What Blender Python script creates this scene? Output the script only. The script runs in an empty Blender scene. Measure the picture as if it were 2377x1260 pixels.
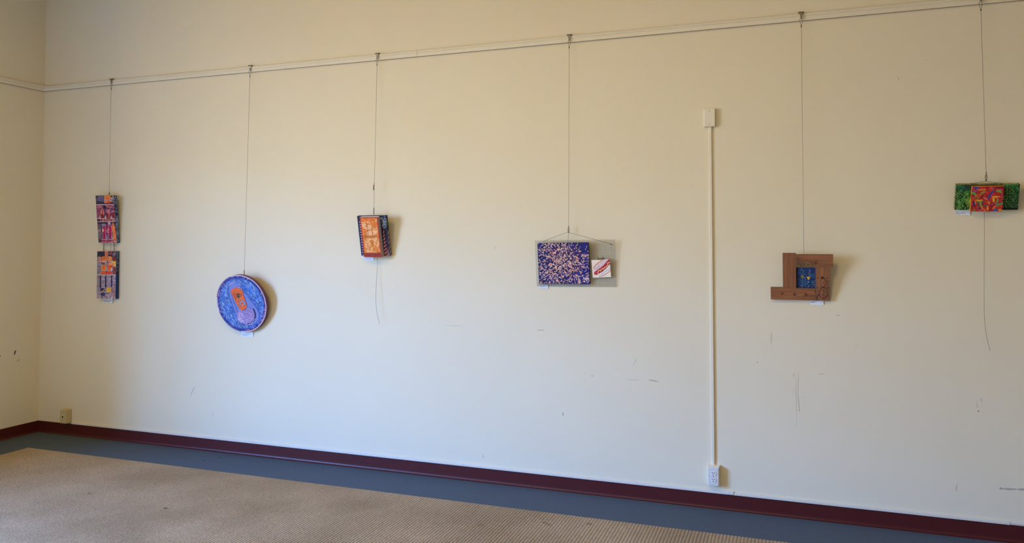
import bpy, bmesh, math, random
import numpy as np
from mathutils import Matrix, Vector

# ------------------------------------------------------------------ camera, world, light, exposure
S = bpy.context.scene
COL = S.collection
W_, H_ = 2377.0, 1260.0
FPX, YAW, PITCH = 1820.6, -0.359, 0.0329
CAM = np.array([6.4378, -5.3051, 1.7052])
PPX, PPY = 1188.5 - 42.6, 630.0 - 122.5

cam_d = bpy.data.cameras.new('camera')
cam = bpy.data.objects.new('camera', cam_d)
COL.objects.link(cam)
cam.location = CAM
cam.rotation_euler = (math.pi / 2 + PITCH, 0, -YAW)
cam_d.sensor_width = 36.0
cam_d.lens = FPX / W_ * 36.0
cam_d.shift_x = 42.6 / W_
cam_d.shift_y = -122.5 / W_
cam_d.clip_start = 0.05
S.camera = cam

S.view_settings.view_transform = 'Standard'
S.view_settings.look = 'None'
S.view_settings.gamma = 1.0
S.view_settings.use_curve_mapping = False
S.view_settings.exposure = 0.2
S.cycles.use_denoising = True
S.cycles.max_bounces = 8
S.cycles.diffuse_bounces = 5
S.cycles.sample_clamp_indirect = 6.0

SKY_STRENGTH = 90.0
wd = bpy.data.worlds.new('daylight'); S.world = wd
wd.use_nodes = True
wn = wd.node_tree.nodes; wl = wd.node_tree.links
wn.clear()
_tc = wn.new('ShaderNodeTexCoord'); _sx = wn.new('ShaderNodeSeparateXYZ')
_rp = wn.new('ShaderNodeValToRGB'); _mr = wn.new('ShaderNodeMapRange')
_bg = wn.new('ShaderNodeBackground'); _wo = wn.new('ShaderNodeOutputWorld')
wl.new(_tc.outputs['Generated'], _sx.inputs[0])
_mr.inputs['From Min'].default_value = -1; _mr.inputs['From Max'].default_value = 1
wl.new(_sx.outputs['Z'], _mr.inputs['Value']); wl.new(_mr.outputs[0], _rp.inputs[0])
els = _rp.color_ramp.elements
els[0].position = 0.0; els[0].color = (0.117, 0.082, 0.007, 1)          # sunlit ground
els[1].position = 1.0; els[1].color = (0.078, 0.328, 1.000, 1)          # zenith
e = els.new(0.420); e.color = (0.117, 0.082, 0.007, 1)
e = els.new(0.470); e.color = (0.106, 0.147, 0.211, 1)
e = els.new(0.510); e.color = (0.106, 0.151, 0.222, 1)
e = els.new(0.545); e.color = (0.167, 0.198, 0.233, 1)
e = els.new(0.575); e.color = (0.144, 0.217, 0.333, 1)
e = els.new(0.620); e.color = (0.078, 0.328, 1.000, 1)
wl.new(_rp.outputs[0], _bg.inputs[0]); _bg.inputs[1].default_value = SKY_STRENGTH
wl.new(_bg.outputs[0], _wo.inputs[0])

# window opening in the left wall (outside the frame): y range, z range
WY0, WY1, WZ0, WZ1 = -6.2, -3.2, 0.5, 3.5
WALL_T = 0.75
pl = bpy.data.lights.new('window_portal', 'AREA')
pl.shape = 'RECTANGLE'; pl.size = WZ1 - WZ0; pl.size_y = WY1 - WY0
pl.cycles.is_portal = True
plo = bpy.data.objects.new('window_portal', pl); COL.objects.link(plo)
plo.location = (-WALL_T + 0.02, (WY0 + WY1) / 2, (WZ0 + WZ1) / 2)
plo.rotation_euler = (0, -math.pi / 2, 0)

# warm flat disc lamps on the ceiling, out of the frame
LAMP_POWER = 46.0
for lx, ly in ((2.9, -3.5), (5.5, -3.5)):
    ld = bpy.data.lights.new('ceiling_lamp', 'AREA'); ld.shape = 'DISK'; ld.size = 0.6
    ld.energy = LAMP_POWER; ld.color = (1.0, 0.78, 0.30)
    lo_ = bpy.data.objects.new('ceiling_lamp', ld); COL.objects.link(lo_); lo_.location = (lx, ly, 4.33)

random.seed(4)
RNG = np.random.default_rng(11)

# ------------------------------------------------------------------ pixel <-> place
_cy, _sy, _cp, _sp = math.cos(YAW), math.sin(YAW), math.cos(PITCH), math.sin(PITCH)
CF = np.array([_sy * _cp, _cy * _cp, _sp]); CR = np.array([_cy, -_sy, 0.0]); CU = np.cross(CR, CF)
def ray(px, py): return CF + CR * (px - PPX) / FPX - CU * (py - PPY) / FPX
def at(px, py, y=0.0):                      # point on a plane parallel to the back wall
    d = ray(px, py); return CAM + d * ((y - CAM[1]) / d[1])
def onfloor(px, py, z=0.0):
    d = ray(px, py); return CAM + d * ((z - CAM[2]) / d[2])
def onleft(px, py):
    d = ray(px, py); return CAM + d * ((0 - CAM[0]) / d[0])
def proj(P):
    d = np.asarray(P, float) - CAM; z = d @ CF
    return PPX + FPX * (d @ CR) / z, PPY - FPX * (d @ CU) / z

# ------------------------------------------------------------------ helpers
def lin(c):
    c = np.asarray(c, float) / 255.0
    return np.where(c <= 0.04045, c / 12.92, ((c + 0.055) / 1.055) ** 2.4)
def rgba(c): return tuple(float(v) for v in lin(c)) + (1.0,)

class MB:
    def __init__(self): self.v = []; self.f = []; self.sm = []
    def add(self, vs, fs, smooth=False):
        o = len(self.v); self.v += [tuple(map(float, p)) for p in vs]
        for f in fs: self.f.append(tuple(i + o for i in f)); self.sm.append(smooth)
        return self
    def box(self, x0, x1, y0, y1, z0, z1):
        x0, x1 = min(x0, x1), max(x0, x1); y0, y1 = min(y0, y1), max(y0, y1); z0, z1 = min(z0, z1), max(z0, z1)
        vs = [(x, y, z) for z in (z0, z1) for y in (y0, y1) for x in (x0, x1)]
        return self.add(vs, [(0, 2, 3, 1), (4, 5, 7, 6), (0, 1, 5, 4), (2, 6, 7, 3), (0, 4, 6, 2), (1, 3, 7, 5)])
    def bbox(self, x0, x1, y0, y1, z0, z1, b=0.003, seg=2):      # bevelled box
        bm = bmesh.new(); bmesh.ops.create_cube(bm, size=1)
        for v in bm.verts:
            v.co = ((x0 + x1) / 2 + v.co.x * abs(x1 - x0), (y0 + y1) / 2 + v.co.y * abs(y1 - y0), (z0 + z1) / 2 + v.co.z * abs(z1 - z0))
        bmesh.ops.bevel(bm, geom=list(bm.edges), offset=b, segments=seg, profile=0.5, affect='EDGES')
        bm.verts.index_update()
        self.add([v.co[:] for v in bm.verts], [[v.index for v in f.verts] for f in bm.faces]); bm.free()
        return self
    def tube(self, pts, r, n=6, rad=None):
        pts = [np.asarray(p, float) for p in pts]; m = len(pts); vs = []; up = None
        for i in range(m):
            t = pts[min(i + 1, m - 1)] - pts[max(i - 1, 0)]; t = t / (np.linalg.norm(t) + 1e-12)
            if up is None:
                up = np.array([0, -1.0, 0]) if abs(t[1]) < .9 else np.array([1.0, 0, 0])
            a = up - t * (up @ t); a /= np.linalg.norm(a) + 1e-12; up = a; b = np.cross(t, a)
            rr = rad[i] if rad is not None else r
            for k in range(n):
                w = 2 * math.pi * k / n; vs.append(pts[i] + rr * (a * math.cos(w) + b * math.sin(w)))
        fs = [(i * n + k, i * n + (k + 1) % n, (i + 1) * n + (k + 1) % n, (i + 1) * n + k) for i in range(m - 1) for k in range(n)]
        fs += [tuple(range(n))[::-1], tuple((m - 1) * n + k for k in range(n))]
        return self.add(vs, fs, True)
    def ball(self, c, r, n=10, m=6, sx=1, sy=1, sz=1):
        vs = []; fs = []
        for i in range(m + 1):
            p = math.pi * i / m
            for k in range(n):
                w = 2 * math.pi * k / n
                vs.append((c[0] + sx * r * math.sin(p) * math.cos(w), c[1] + sy * r * math.sin(p) * math.sin(w), c[2] + sz * r * math.cos(p)))
        for i in range(m):
            for k in range(n): fs.append((i * n + k, (i + 1) * n + k, (i + 1) * n + (k + 1) % n, i * n + (k + 1) % n))
        return self.add(vs, fs, True)
    def disc_y(self, cx, cz, r, y0, y1, n=20, rx=1.0, flat=None, close0=True, close1=True):   # cylinder along y
        vs = []
        for y in (y0, y1):
            for k in range(n):
                w = 2 * math.pi * k / n; dx = r * rx * math.cos(w); dz = r * math.sin(w)
                if flat: dz = max(-flat, min(flat, dz))
                vs.append((cx + dx, y, cz + dz))
        fs = [(k, (k + 1) % n, n + (k + 1) % n, n + k) for k in range(n)]
        if close0: fs.append(tuple(range(n))[::-1])
        if close1: fs.append(tuple(range(n, 2 * n)))
        return self.add(vs, fs)
    def profile(self, prof, a, b, axis='x'):      # extrude a closed (out, z) profile along x (out = -y) or along y (out = +x)
        n = len(prof); vs = []
        for t in (a, b):
            for (o, z) in prof: vs.append((t, -o, z) if axis == 'x' else (o, t, z))
        fs = [(k, (k + 1) % n, n + (k + 1) % n, n + k) for k in range(n)] + [tuple(range(n))[::-1], tuple(range(n, 2 * n))]
        return self.add(vs, fs)
    def build(self, name, mat, parent=None):
        me = bpy.data.meshes.new(name); me.from_pydata(self.v, [], self.f)
        me.polygons.foreach_set('use_smooth', self.sm); me.update()
        bm = bmesh.new(); bm.from_mesh(me); bmesh.ops.recalc_face_normals(bm, faces=bm.faces); bm.to_mesh(me); bm.free()
        me.materials.append(mat)
        o = bpy.data.objects.new(name, me); COL.objects.link(o)
        if parent: o.parent = parent
        return o

def tag(o, label, cat, group=None):
    o['label'] = label; o['category'] = cat
    if group: o['group'] = group
    return o
def thing(name, label, cat, loc=(0, 0, 0), mat=None, group=None):
    o = bpy.data.objects.new(name, None); COL.objects.link(o); o.empty_display_size = 0.05
    if mat is not None: o.matrix_world = mat
    else: o.location = loc
    return tag(o, label, cat, group)
def structure(o): o['kind'] = 'structure'; return o

def rot_art(lean, roll, yaw):
    return Matrix.Rotation(math.radians(yaw), 3, 'Z') @ Matrix.Rotation(math.radians(lean), 3, 'X') @ Matrix.Rotation(math.radians(roll), 3, 'Y')
def art_matrix(x, y, z, lean, roll, yaw):
    return Matrix.Translation((x, y, z)) @ rot_art(lean, roll, yaw).to_4x4()

# ------------------------------------------------------------------ materials
def new_mat(name):
    m = bpy.data.materials.new(name); m.use_nodes = True
    return m, m.node_tree.nodes, m.node_tree.links, m.node_tree.nodes['Principled BSDF']
def plain(name, c, rough=0.5, metal=0.0, spec=0.5, var=0.0, vscale=40.0):
    m, n, l, p = new_mat(name)
    p.inputs['Roughness'].default_value = rough; p.inputs['Metallic'].default_value = metal
    p.inputs['Specular IOR Level'].default_value = spec
    if var:
        t = n.new('ShaderNodeTexCoord'); nz = n.new('ShaderNodeTexNoise'); nz.inputs['Scale'].default_value = vscale
        nz.inputs['Detail'].default_value = 4
        mx = n.new('ShaderNodeMix'); mx.data_type = 'RGBA'
        c0 = rgba(c)
        mx.inputs[6].default_value = tuple(v * (1 - var) for v in c0[:3]) + (1,)
        mx.inputs[7].default_value = tuple(min(1, v * (1 + var)) for v in c0[:3]) + (1,)
        l.new(t.outputs['Object'], nz.inputs['Vector']); l.new(nz.outputs['Fac'], mx.inputs[0]); l.new(mx.outputs[2], p.inputs['Base Color'])
    else: p.inputs['Base Color'].default_value = rgba(c)
    return m
def two_tone(name, c0, c1, scale=(60, 60, 60), lo=0.45, hi=0.6, rough=0.5, dist=0.0):
    m, n, l, p = new_mat(name)
    t = n.new('ShaderNodeTexCoord'); mp = n.new('ShaderNodeMapping'); mp.inputs['Scale'].default_value = scale
    nz = n.new('ShaderNodeTexNoise'); nz.inputs['Scale'].default_value = 1; nz.inputs['Detail'].default_value = 2
    nz.inputs['Distortion'].default_value = dist
    r = n.new('ShaderNodeValToRGB'); r.color_ramp.elements[0].position = lo; r.color_ramp.elements[1].position = hi
    r.color_ramp.elements[0].color = rgba(c0); r.color_ramp.elements[1].color = rgba(c1)
    l.new(t.outputs['Object'], mp.inputs[0]); l.new(mp.outputs[0], nz.inputs['Vector'])
    l.new(nz.outputs['Fac'], r.inputs[0]); l.new(r.outputs[0], p.inputs['Base Color'])
    p.inputs['Roughness'].default_value = rough
    return m
def paint_mat(name, rough=0.55, spec=0.35):
    m, n, l, p = new_mat(name)
    a = n.new('ShaderNodeAttribute'); a.attribute_name = 'paint'
    l.new(a.outputs['Color'], p.inputs['Base Color'])
    p.inputs['Roughness'].default_value = rough; p.inputs['Specular IOR Level'].default_value = spec
    return m

def scuffed(name, base, base2, scuffs, rough, nscale, bump_scale, bump, axis, noise_detail=3, spec=0.3):
    """surface with soft colour mottling, fine relief and a list of scuff marks
       scuffs: (ax, az, bx, bz, width, strength, colour) in the two surface coordinates"""
    m, n, l, p = new_mat(name)
    g = n.new('ShaderNodeNewGeometry')
    nz = n.new('ShaderNodeTexNoise'); nz.inputs['Scale'].default_value = nscale; nz.inputs['Detail'].default_value = noise_detail
    l.new(g.outputs['Position'], nz.inputs['Vector'])
    mx = n.new('ShaderNodeMix'); mx.data_type = 'RGBA'
    mx.inputs[6].default_value = rgba(base); mx.inputs[7].default_value = rgba(base2)
    l.new(nz.outputs['Fac'], mx.inputs[0]); cur = mx.outputs[2]
    wob = n.new('ShaderNodeTexNoise'); wob.inputs['Scale'].default_value = 90; wob.inputs['Detail'].default_value = 2
    l.new(g.outputs['Position'], wob.inputs['Vector'])
    for (ax, az, bx, bz, wd_, st, colr) in scuffs:
        cx, cz = (ax + bx) / 2, (az + bz) / 2
        L = max(math.hypot(bx - ax, bz - az) / 2, wd_ / 2); ang = math.atan2(bz - az, bx - ax)
        mp = n.new('ShaderNodeMapping'); mp.vector_type = 'TEXTURE'
        if axis == 'y':     # back wall: coordinates x, z
            mp.inputs['Location'].default_value = (cx, 0, cz); mp.inputs['Rotation'].default_value = (0, -ang, 0)
            mp.inputs['Scale'].default_value = (L, 1, wd_ / 2)
        elif axis == 'x':   # left wall: coordinates y, z
            mp.inputs['Location'].default_value = (0, cx, cz); mp.inputs['Rotation'].default_value = (ang, 0, 0)
            mp.inputs['Scale'].default_value = (1, L, wd_ / 2)
        else:               # floor: x, y
            mp.inputs['Location'].default_value = (cx, cz, 0); mp.inputs['Rotation'].default_value = (0, 0, ang)
            mp.inputs['Scale'].default_value = (L, wd_ / 2, 1)
        l.new(g.outputs['Position'], mp.inputs[0])
        ln = n.new('ShaderNodeVectorMath'); ln.operation = 'LENGTH'; l.new(mp.outputs[0], ln.inputs[0])
        ad = n.new('ShaderNodeMath'); ad.operation = 'ADD'; l.new(ln.outputs['Value'], ad.inputs[0])
        sb = n.new('ShaderNodeMath'); sb.operation = 'MULTIPLY_ADD'; l.new(wob.outputs['Fac'], sb.inputs[0])
        sb.inputs[1].default_value = 1.2; sb.inputs[2].default_value = -0.6; l.new(sb.outputs[0], ad.inputs[1])
        mr = n.new('ShaderNodeMapRange'); mr.inputs['From Min'].default_value = 1.1; mr.inputs['From Max'].default_value = 0.3
        mr.inputs['To Min'].default_value = 0; mr.inputs['To Max'].default_value = st
        l.new(ad.outputs[0], mr.inputs['Value'])
        mm = n.new('ShaderNodeMix'); mm.data_type = 'RGBA'; mm.inputs[7].default_value = rgba(colr)
        l.new(mr.outputs[0], mm.inputs[0]); l.new(cur, mm.inputs[6]); cur = mm.outputs[2]
    l.new(cur, p.inputs['Base Color'])
    b = n.new('ShaderNodeTexNoise'); b.inputs['Scale'].default_value = bump_scale; b.inputs['Detail'].default_value = 3
    l.new(g.outputs['Position'], b.inputs['Vector'])
    bp = n.new('ShaderNodeBump'); bp.inputs['Strength'].default_value = bump; bp.inputs['Distance'].default_value = 0.004
    l.new(b.outputs['Fac'], bp.inputs['Height']); l.new(bp.outputs[0], p.inputs['Normal'])
    p.inputs['Roughness'].default_value = rough; p.inputs['Specular IOR Level'].default_value = spec
    return m

DK = (70, 66, 66); BR = (105, 75, 55)
def wall_marks():
    L = [((1034, 756), (1080, 756), 1.4, .3, DK), ((1246, 766), (1265, 766.5), 1.8, .5, DK), ((1306, 956), (1308, 967), 2.0, .85, DK),
         ((1370, 872), (1380, 872), 4, .18, DK), ((1468, 850), (1480, 830), 3, .14, DK), ((1458, 881), (1486, 881.5), 1.4, .3, DK),
         ((1504, 881), (1530, 886), 3.2, .45, DK), ((1842, 864), (1842, 878), 1.2, .45, BR), ((1847, 862), (1849, 997), 1.1, .32, BR),
         ((1854, 862), (1852, 912), 1.2, .42, BR), ((1852, 910), (1855.5, 953), 1.3, .6, BR), ((1854, 952), (1857, 952), 2.2, .7, BR),
         ((1842, 903), (1842, 914), 1, .3, BR), ((1861, 922), (1867, 922), 1.2, .3, BR),
         ((1940, 731), (1952, 732), 1.4, .6, DK), ((1899, 868), (1915, 868), 1.2, .35, DK), ((1757, 841), (1759.5, 841), 2.4, .85, DK),
         ((1791, 768), (1790, 802), 5, .14, BR), ((1986, 802), (1991, 802), 1.3, .35, DK), ((1944, 747), (1947, 747), 1.3, .3, DK),
         ((2084, 178), (2087.5, 187), 1.4, .6, BR), ((2269, 954), (2273.5, 954), 2.4, .9, (60, 30, 25)), ((2278, 924), (2278, 934), 1.3, .6, BR),
         ((2267.5, 931), (2268.5, 948), 1.3, .35, BR), ((2219, 1143), (2221.5, 1122), 2.4, .28, DK), ((2320, 1132), (2325, 1134), 5, .55, DK),
         ((2324, 1134), (2362, 1136), 4.5, .5, (85, 75, 85)), ((2360, 1135), (2395, 1138), 5, .55, (75, 65, 80)),
         ((441, 920), (452, 896), 3.6, .26, DK), ((493, 958), (494.5, 969), 2, .3, DK), ((1121, 1055), (1121.5, 1064), 1.6, .5, DK),
         ((1149, 571), (1149.5, 579), 1.6, .3, DK), ((1356, 882), (1356, 886), 1.5, .25, DK), ((2147, 138), (2149, 142), 1.5, .25, BR)]
    out = []
    for (a, b, w, s, c) in L:
        A = at(*a); B = at(*b); out.append((A[0], A[2], B[0], B[2], w / 360.0, s * .62, c))
    return out
def left_marks():
    out = []
    for (a, b, w, s) in [((36.5, 812.5), (32.5, 824), .014, 1.0), ((-2.5, 826), (1.5, 826), .016, 1.0), ((38, 838), (47, 834), .012, .2)]:
        A = onleft(*a); B = onleft(*b); out.append((A[1], A[2], B[1], B[2], w, s, (32, 22, 20)))
    return out

WALLC, WALLC2 = (226, 211, 182), (232, 218, 190)
M = {}
M['wall'] = scuffed('cream_wall_paint', WALLC, WALLC2, [], .55, 1.3, 260, .06, 'y')
M['wall_left'] = scuffed('cream_wall_paint_side', WALLC, WALLC2, [], .55, 1.3, 260, .06, 'x')
M['wall_plain'] = scuffed('cream_wall_paint_plain', WALLC, WALLC2, [], .55, 1.3, 260, .06, 'y')
M['ceiling'] = plain('aged_ceiling_paint', (160, 146, 122), .8, var=.03, vscale=3)
def fm(lst):
    out = []
    for (a, b, w, s, c) in lst:
        A = onfloor(*a); B = onfloor(*b); out.append((A[0], A[1], B[0], B[1], w, s, c))
    return out
M['blue_carpet'] = scuffed('blue_grey_carpet', (62, 72, 84), (102, 110, 118),
    fm([((471, 1069), (476, 1069), .03, .8, (30, 35, 45)), ((506, 1062), (513, 1062), .03, .8, (30, 35, 45)), ((68, 1028), (140, 1029), .02, .3, (40, 48, 55)),
        ((2008, 1241), (2012, 1242), .012, .6, (25, 30, 40)), ((1700, 1180), (1900, 1200), .05, .12, (50, 58, 70))]), .95, 120, 420, .5, 'z', 6, .1)
M['white_trim'] = plain('painted_trim', (226, 214, 192), .45, var=.03, vscale=8)
M['vinyl'] = plain('burgundy_vinyl', (78, 26, 26), .4, spec=.32, var=.10, vscale=6)
M['raceway'] = plain('white_raceway_metal', (214, 206, 194), .4, var=.04, vscale=9)
M['plate'] = plain('white_plastic', (216, 211, 204), .35)
M['recept'] = plain('white_receptacle_plastic', (228, 225, 220), .3)
M['dark'] = plain('dark_slot', (18, 16, 16), .7)
M['screw'] = plain('screw_metal', (140, 132, 120), .35, .8)
M['box_cream'] = plain('painted_cream_box', (230, 218, 196), .42, var=.02, vscale=20)
M['jack'] = plain('beige_plastic', (196, 174, 128), .42, var=.03, vscale=15)
M['steel'] = plain('bright_steel', (176, 168, 160), .28, .9)
M['steel_dark'] = plain('dark_steel', (84, 72, 62), .4, .7)
M['hook_steel'] = plain('hook_steel', (150, 140, 128), .3, .85)
M['dark_lip'] = plain('dark_bronze_lip', (44, 34, 26), .5, .4)
M['cable'] = plain('steel_cable', (104, 92, 78), .45, .6)
M['grid'] = plain('galvanised_wire', (128, 124, 114), .5, .5)
M['paint'] = paint_mat('artist_paint')
M['wood_paint'] = paint_mat('cedar_board', .6, .3)
M['print'] = paint_mat('printed_card', .6, .2)
M['canvas_white'] = plain('bare_canvas_edge', (225, 212, 208), .8, var=.05, vscale=90)
M['canvas_grey'] = plain('primed_grey_edge', (160, 152, 146), .8, var=.06, vscale=120)
M['edge_navy'] = two_tone('navy_edge_with_pale_squiggles', (16, 20, 60), (130, 150, 190), (70, 70, 70), .52, .60, dist=1.5)
M['edge_plum'] = plain('plum_rim_paint', (104, 46, 74), .45, var=.25, vscale=30)
M['edge_blue'] = two_tone('navy_edge_paint', (14, 14, 74), (34, 36, 130), (30, 30, 30), .4, .65)
M['edge_flag'] = two_tone('navy_edge_with_white_stripes', (18, 16, 50), (215, 196, 188), (8, 8, 95), .47, .53)
M['edge_green'] = two_tone('olive_and_black_edge', (18, 26, 14), (150, 158, 84), (40, 60, 60), .42, .55)
M['edge_orange'] = two_tone('orange_edge', (205, 100, 20), (240, 165, 40), (50, 50, 50), .4, .6)
M['edge_wood'] = plain('cedar_edge', (124, 80, 52), .6, var=.15, vscale=60)
M['frame_white'] = plain('white_window_paint', (232, 230, 224), .4)
mg, ng, lg, pg = new_mat('window_glass')
ng.remove(pg)
_t = ng.new('ShaderNodeBsdfTransparent'); _g = ng.new('ShaderNodeBsdfGlossy'); _g.inputs['Roughness'].default_value = .02
_m = ng.new('ShaderNodeMixShader'); _m.inputs[0].default_value = .06
lg.new(_t.outputs[0], _m.inputs[1]); lg.new(_g.outputs[0], _m.inputs[2]); lg.new(_m.outputs[0], ng['Material Output'].inputs[0])
M['glass'] = mg

def carpet_mat():
    m, n, l, p = new_mat('beige_ribbed_carpet')
    g = n.new('ShaderNodeNewGeometry')
    big = n.new('ShaderNodeTexNoise'); big.inputs['Scale'].default_value = 1.6; big.inputs['Detail'].default_value = 3
    fine = n.new('ShaderNodeTexNoise'); fine.inputs['Scale'].default_value = 130; fine.inputs['Detail'].default_value = 4
    l.new(g.outputs['Position'], big.inputs['Vector']); l.new(g.outputs['Position'], fine.inputs['Vector'])
    r1 = n.new('ShaderNodeMapRange'); r1.inputs['From Min'].default_value = .36; r1.inputs['From Max'].default_value = .64
    l.new(big.outputs['Fac'], r1.inputs['Value'])
    a = n.new('ShaderNodeMix'); a.data_type = 'RGBA'; a.inputs[6].default_value = rgba((158, 136, 108)); a.inputs[7].default_value = rgba((176, 153, 124))
    l.new(r1.outputs[0], a.inputs[0])
    r2 = n.new('ShaderNodeMapRange'); r2.inputs['From Min'].default_value = .38; r2.inputs['From Max'].default_value = .62
    r2.inputs['To Min'].default_value = .78; r2.inputs['To Max'].default_value = 1.12
    l.new(fine.outputs['Fac'], r2.inputs['Value'])
    b = n.new('ShaderNodeVectorMath'); b.operation = 'SCALE'; l.new(a.outputs[2], b.inputs[0]); l.new(r2.outputs[0], b.inputs['Scale'])
    cur = b.outputs[0]
    for (A, B, w, st, c) in [((381, 1181), (389, 1181.5), .035, .8, (60, 55, 60)), ((1257, 1213), (1270, 1216), .03, .6, (75, 62, 55)), ((1268, 1217), (1280, 1221), .04, .35, (90, 75, 70)),
                             ((1363, 1219), (1373, 1216), .04, .5, (80, 66, 62)), ((207, 1147), (210, 1147), .03, .7, (70, 58, 48)), ((733, 1126), (735, 1126), .012, .6, (90, 70, 50)),
                             ((1115, 1215), (1120, 1225), .04, .25, (90, 75, 62))]:
        P = onfloor(*A); Q = onfloor(*B); L = max(math.hypot(Q[0] - P[0], Q[1] - P[1]) / 2, w / 2); ang = math.atan2(Q[1] - P[1], Q[0] - P[0])
        mp = n.new('ShaderNodeMapping'); mp.vector_type = 'TEXTURE'; mp.inputs['Location'].default_value = ((P[0] + Q[0]) / 2, (P[1] + Q[1]) / 2, 0)
        mp.inputs['Rotation'].default_value = (0, 0, ang); mp.inputs['Scale'].default_value = (L, w / 2, 1); l.new(g.outputs['Position'], mp.inputs[0])
        ln = n.new('ShaderNodeVectorMath'); ln.operation = 'LENGTH'; l.new(mp.outputs[0], ln.inputs[0])
        mr = n.new('ShaderNodeMapRange'); mr.inputs['From Min'].default_value = 1.2; mr.inputs['From Max'].default_value = .4; mr.inputs['To Max'].default_value = st
        l.new(ln.outputs['Value'], mr.inputs['Value'])
        mm = n.new('ShaderNodeMix'); mm.data_type = 'RGBA'; mm.inputs[7].default_value = rgba(c)
        l.new(mr.outputs[0], mm.inputs[0]); l.new(cur, mm.inputs[6]); cur = mm.outputs[2]
    l.new(cur, p.inputs['Base Color'])
    # loops along each rib
    mp = n.new('ShaderNodeMapping'); mp.inputs['Scale'].default_value = (60, 130, 60); l.new(g.outputs['Position'], mp.inputs[0])
    lo = n.new('ShaderNodeTexNoise'); lo.inputs['Scale'].default_value = 1; lo.inputs['Detail'].default_value = 2; l.new(mp.outputs[0], lo.inputs['Vector'])
    bp = n.new('ShaderNodeBump'); bp.inputs['Strength'].default_value = .6; bp.inputs['Distance'].default_value = .006
    l.new(lo.outputs['Fac'], bp.inputs['Height']); l.new(bp.outputs[0], p.inputs['Normal'])
    p.inputs['Roughness'].default_value = .95; p.inputs['Specular IOR Level'].default_value = .05
    return m
M['carpet'] = carpet_mat()

# ------------------------------------------------------------------ room shell
XR, YF, ZC = 10.2, -7.6, 4.35
structure(MB().box(-WALL_T, XR + .2, YF - .2, .2, -.12, 0).build('floor', M['blue_carpet']))
structure(MB().box(-WALL_T, XR + .2, YF - .2, .2, ZC, ZC + .12).build('ceiling', M['ceiling']))
structure(MB().box(-WALL_T, XR + .2, 0, .2, 0, ZC).build('wall_back', M['wall']))
wl_ = MB()
wl_.box(-WALL_T, 0, WY1, 0, 0, ZC); wl_.box(-WALL_T, 0, YF, WY0, 0, ZC)
wl_.box(-WALL_T, 0, WY0, WY1, 0, WZ0); wl_.box(-WALL_T, 0, WY0, WY1, WZ1, ZC)
structure(wl_.build('wall_left', M['wall_left']))
structure(MB().box(XR, XR + .2, YF, 0, 0, ZC).build('wall_right', M['wall_plain']))
structure(MB().box(-WALL_T, XR + .2, YF - .2, YF, 0, ZC).build('wall_front', M['wall_plain']))

# chips and scuffs in the wall paint
def mark(parent, p, q, w, col, plane):
    p = np.array(p, float); q = np.array(q, float); d = q - p; L = np.linalg.norm(d); c = (p + q) / 2
    t = d / L if L > 1e-9 else np.array([1.0, 0]); L = max(L, w); nrm = np.array([-t[1], t[0]]); k = 14; pts = []
    for i in range(k):
        a = 2 * math.pi * i / k; j = random.uniform(.75, 1.15)
        pts.append(c + t * (L / 2) * math.cos(a) * j + nrm * (w / 2) * math.sin(a) * j)
    e1, e2 = .0002, .0004
    f = (lambda u, o: (u[0], -o, u[1])) if plane == 'y' else (lambda u, o: (o, u[0], u[1]))
    vs = [f(u, -.0002) for u in pts] + [f(u, e2) for u in pts]
    key = tuple(int(v) for v in col)
    if key not in MARKM: MARKM[key] = plain('scuff_%d_%d_%d' % key, key, .7)
    MB().add(vs, [tuple(range(k))[::-1], tuple(range(k, 2 * k))] + [(i, (i + 1) % k, k + (i + 1) % k, k + i) for i in range(k)]).build('scuff_mark', MARKM[key], parent)
MARKM = {}
WB = bpy.data.objects['wall_back']; WL = bpy.data.objects['wall_left']
def mixc(c, s): return [round((WALLC[i] * (1 - s) + c[i] * s) / 4) * 4 for i in range(3)]
for (ax, az, bx, bz, w, st, c) in wall_marks(): mark(WB, (ax, az), (bx, bz), w, mixc(c, st), 'y')
for (ax, az, bx, bz, w, st, c) in left_marks(): mark(WL, (ax, az), (bx, bz), w, mixc(c, st), 'x')

# window in the left wall
win = bpy.data.objects.new('window_1', None); COL.objects.link(win); structure(win)
win.location = (-WALL_T + .1, (WY0 + WY1) / 2, WZ0)
hw, hh = (WY1 - WY0) / 2, WZ1 - WZ0
fr = MB()
fr.box(-.03, .03, -hw, -hw + .06, 0, hh); fr.box(-.03, .03, hw - .06, hw, 0, hh)
fr.box(-.03, .03, -hw + .06, hw - .06, 0, .06); fr.box(-.03, .03, -hw + .06, hw - .06, hh - .06, hh)
fr.build('window_frame', M['frame_white'], win)
MB().box(-.025, .025, -.03, .03, .06, hh - .06).build('mullion', M['frame_white'], win)
for s in (-1, 1):
    y0, y1 = sorted((s * .03, s * (hw - .06)))
    MB().box(-.02, .02, y0, y1, hh / 2 - .025, hh / 2 + .025).build('meeting_rail', M['frame_white'], win)
    MB().box(-.003, .003, y0, y1, .06, hh / 2 - .025).build('pane', M['glass'], win)
    MB().box(-.003, .003, y0, y1, hh / 2 + .025, hh - .06).build('pane', M['glass'], win)
MB().box(.032, WALL_T - .1 + .04, -hw + .001, hw - .001, .0005, .028).build('window_sill', M['frame_white'], win)

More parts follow.
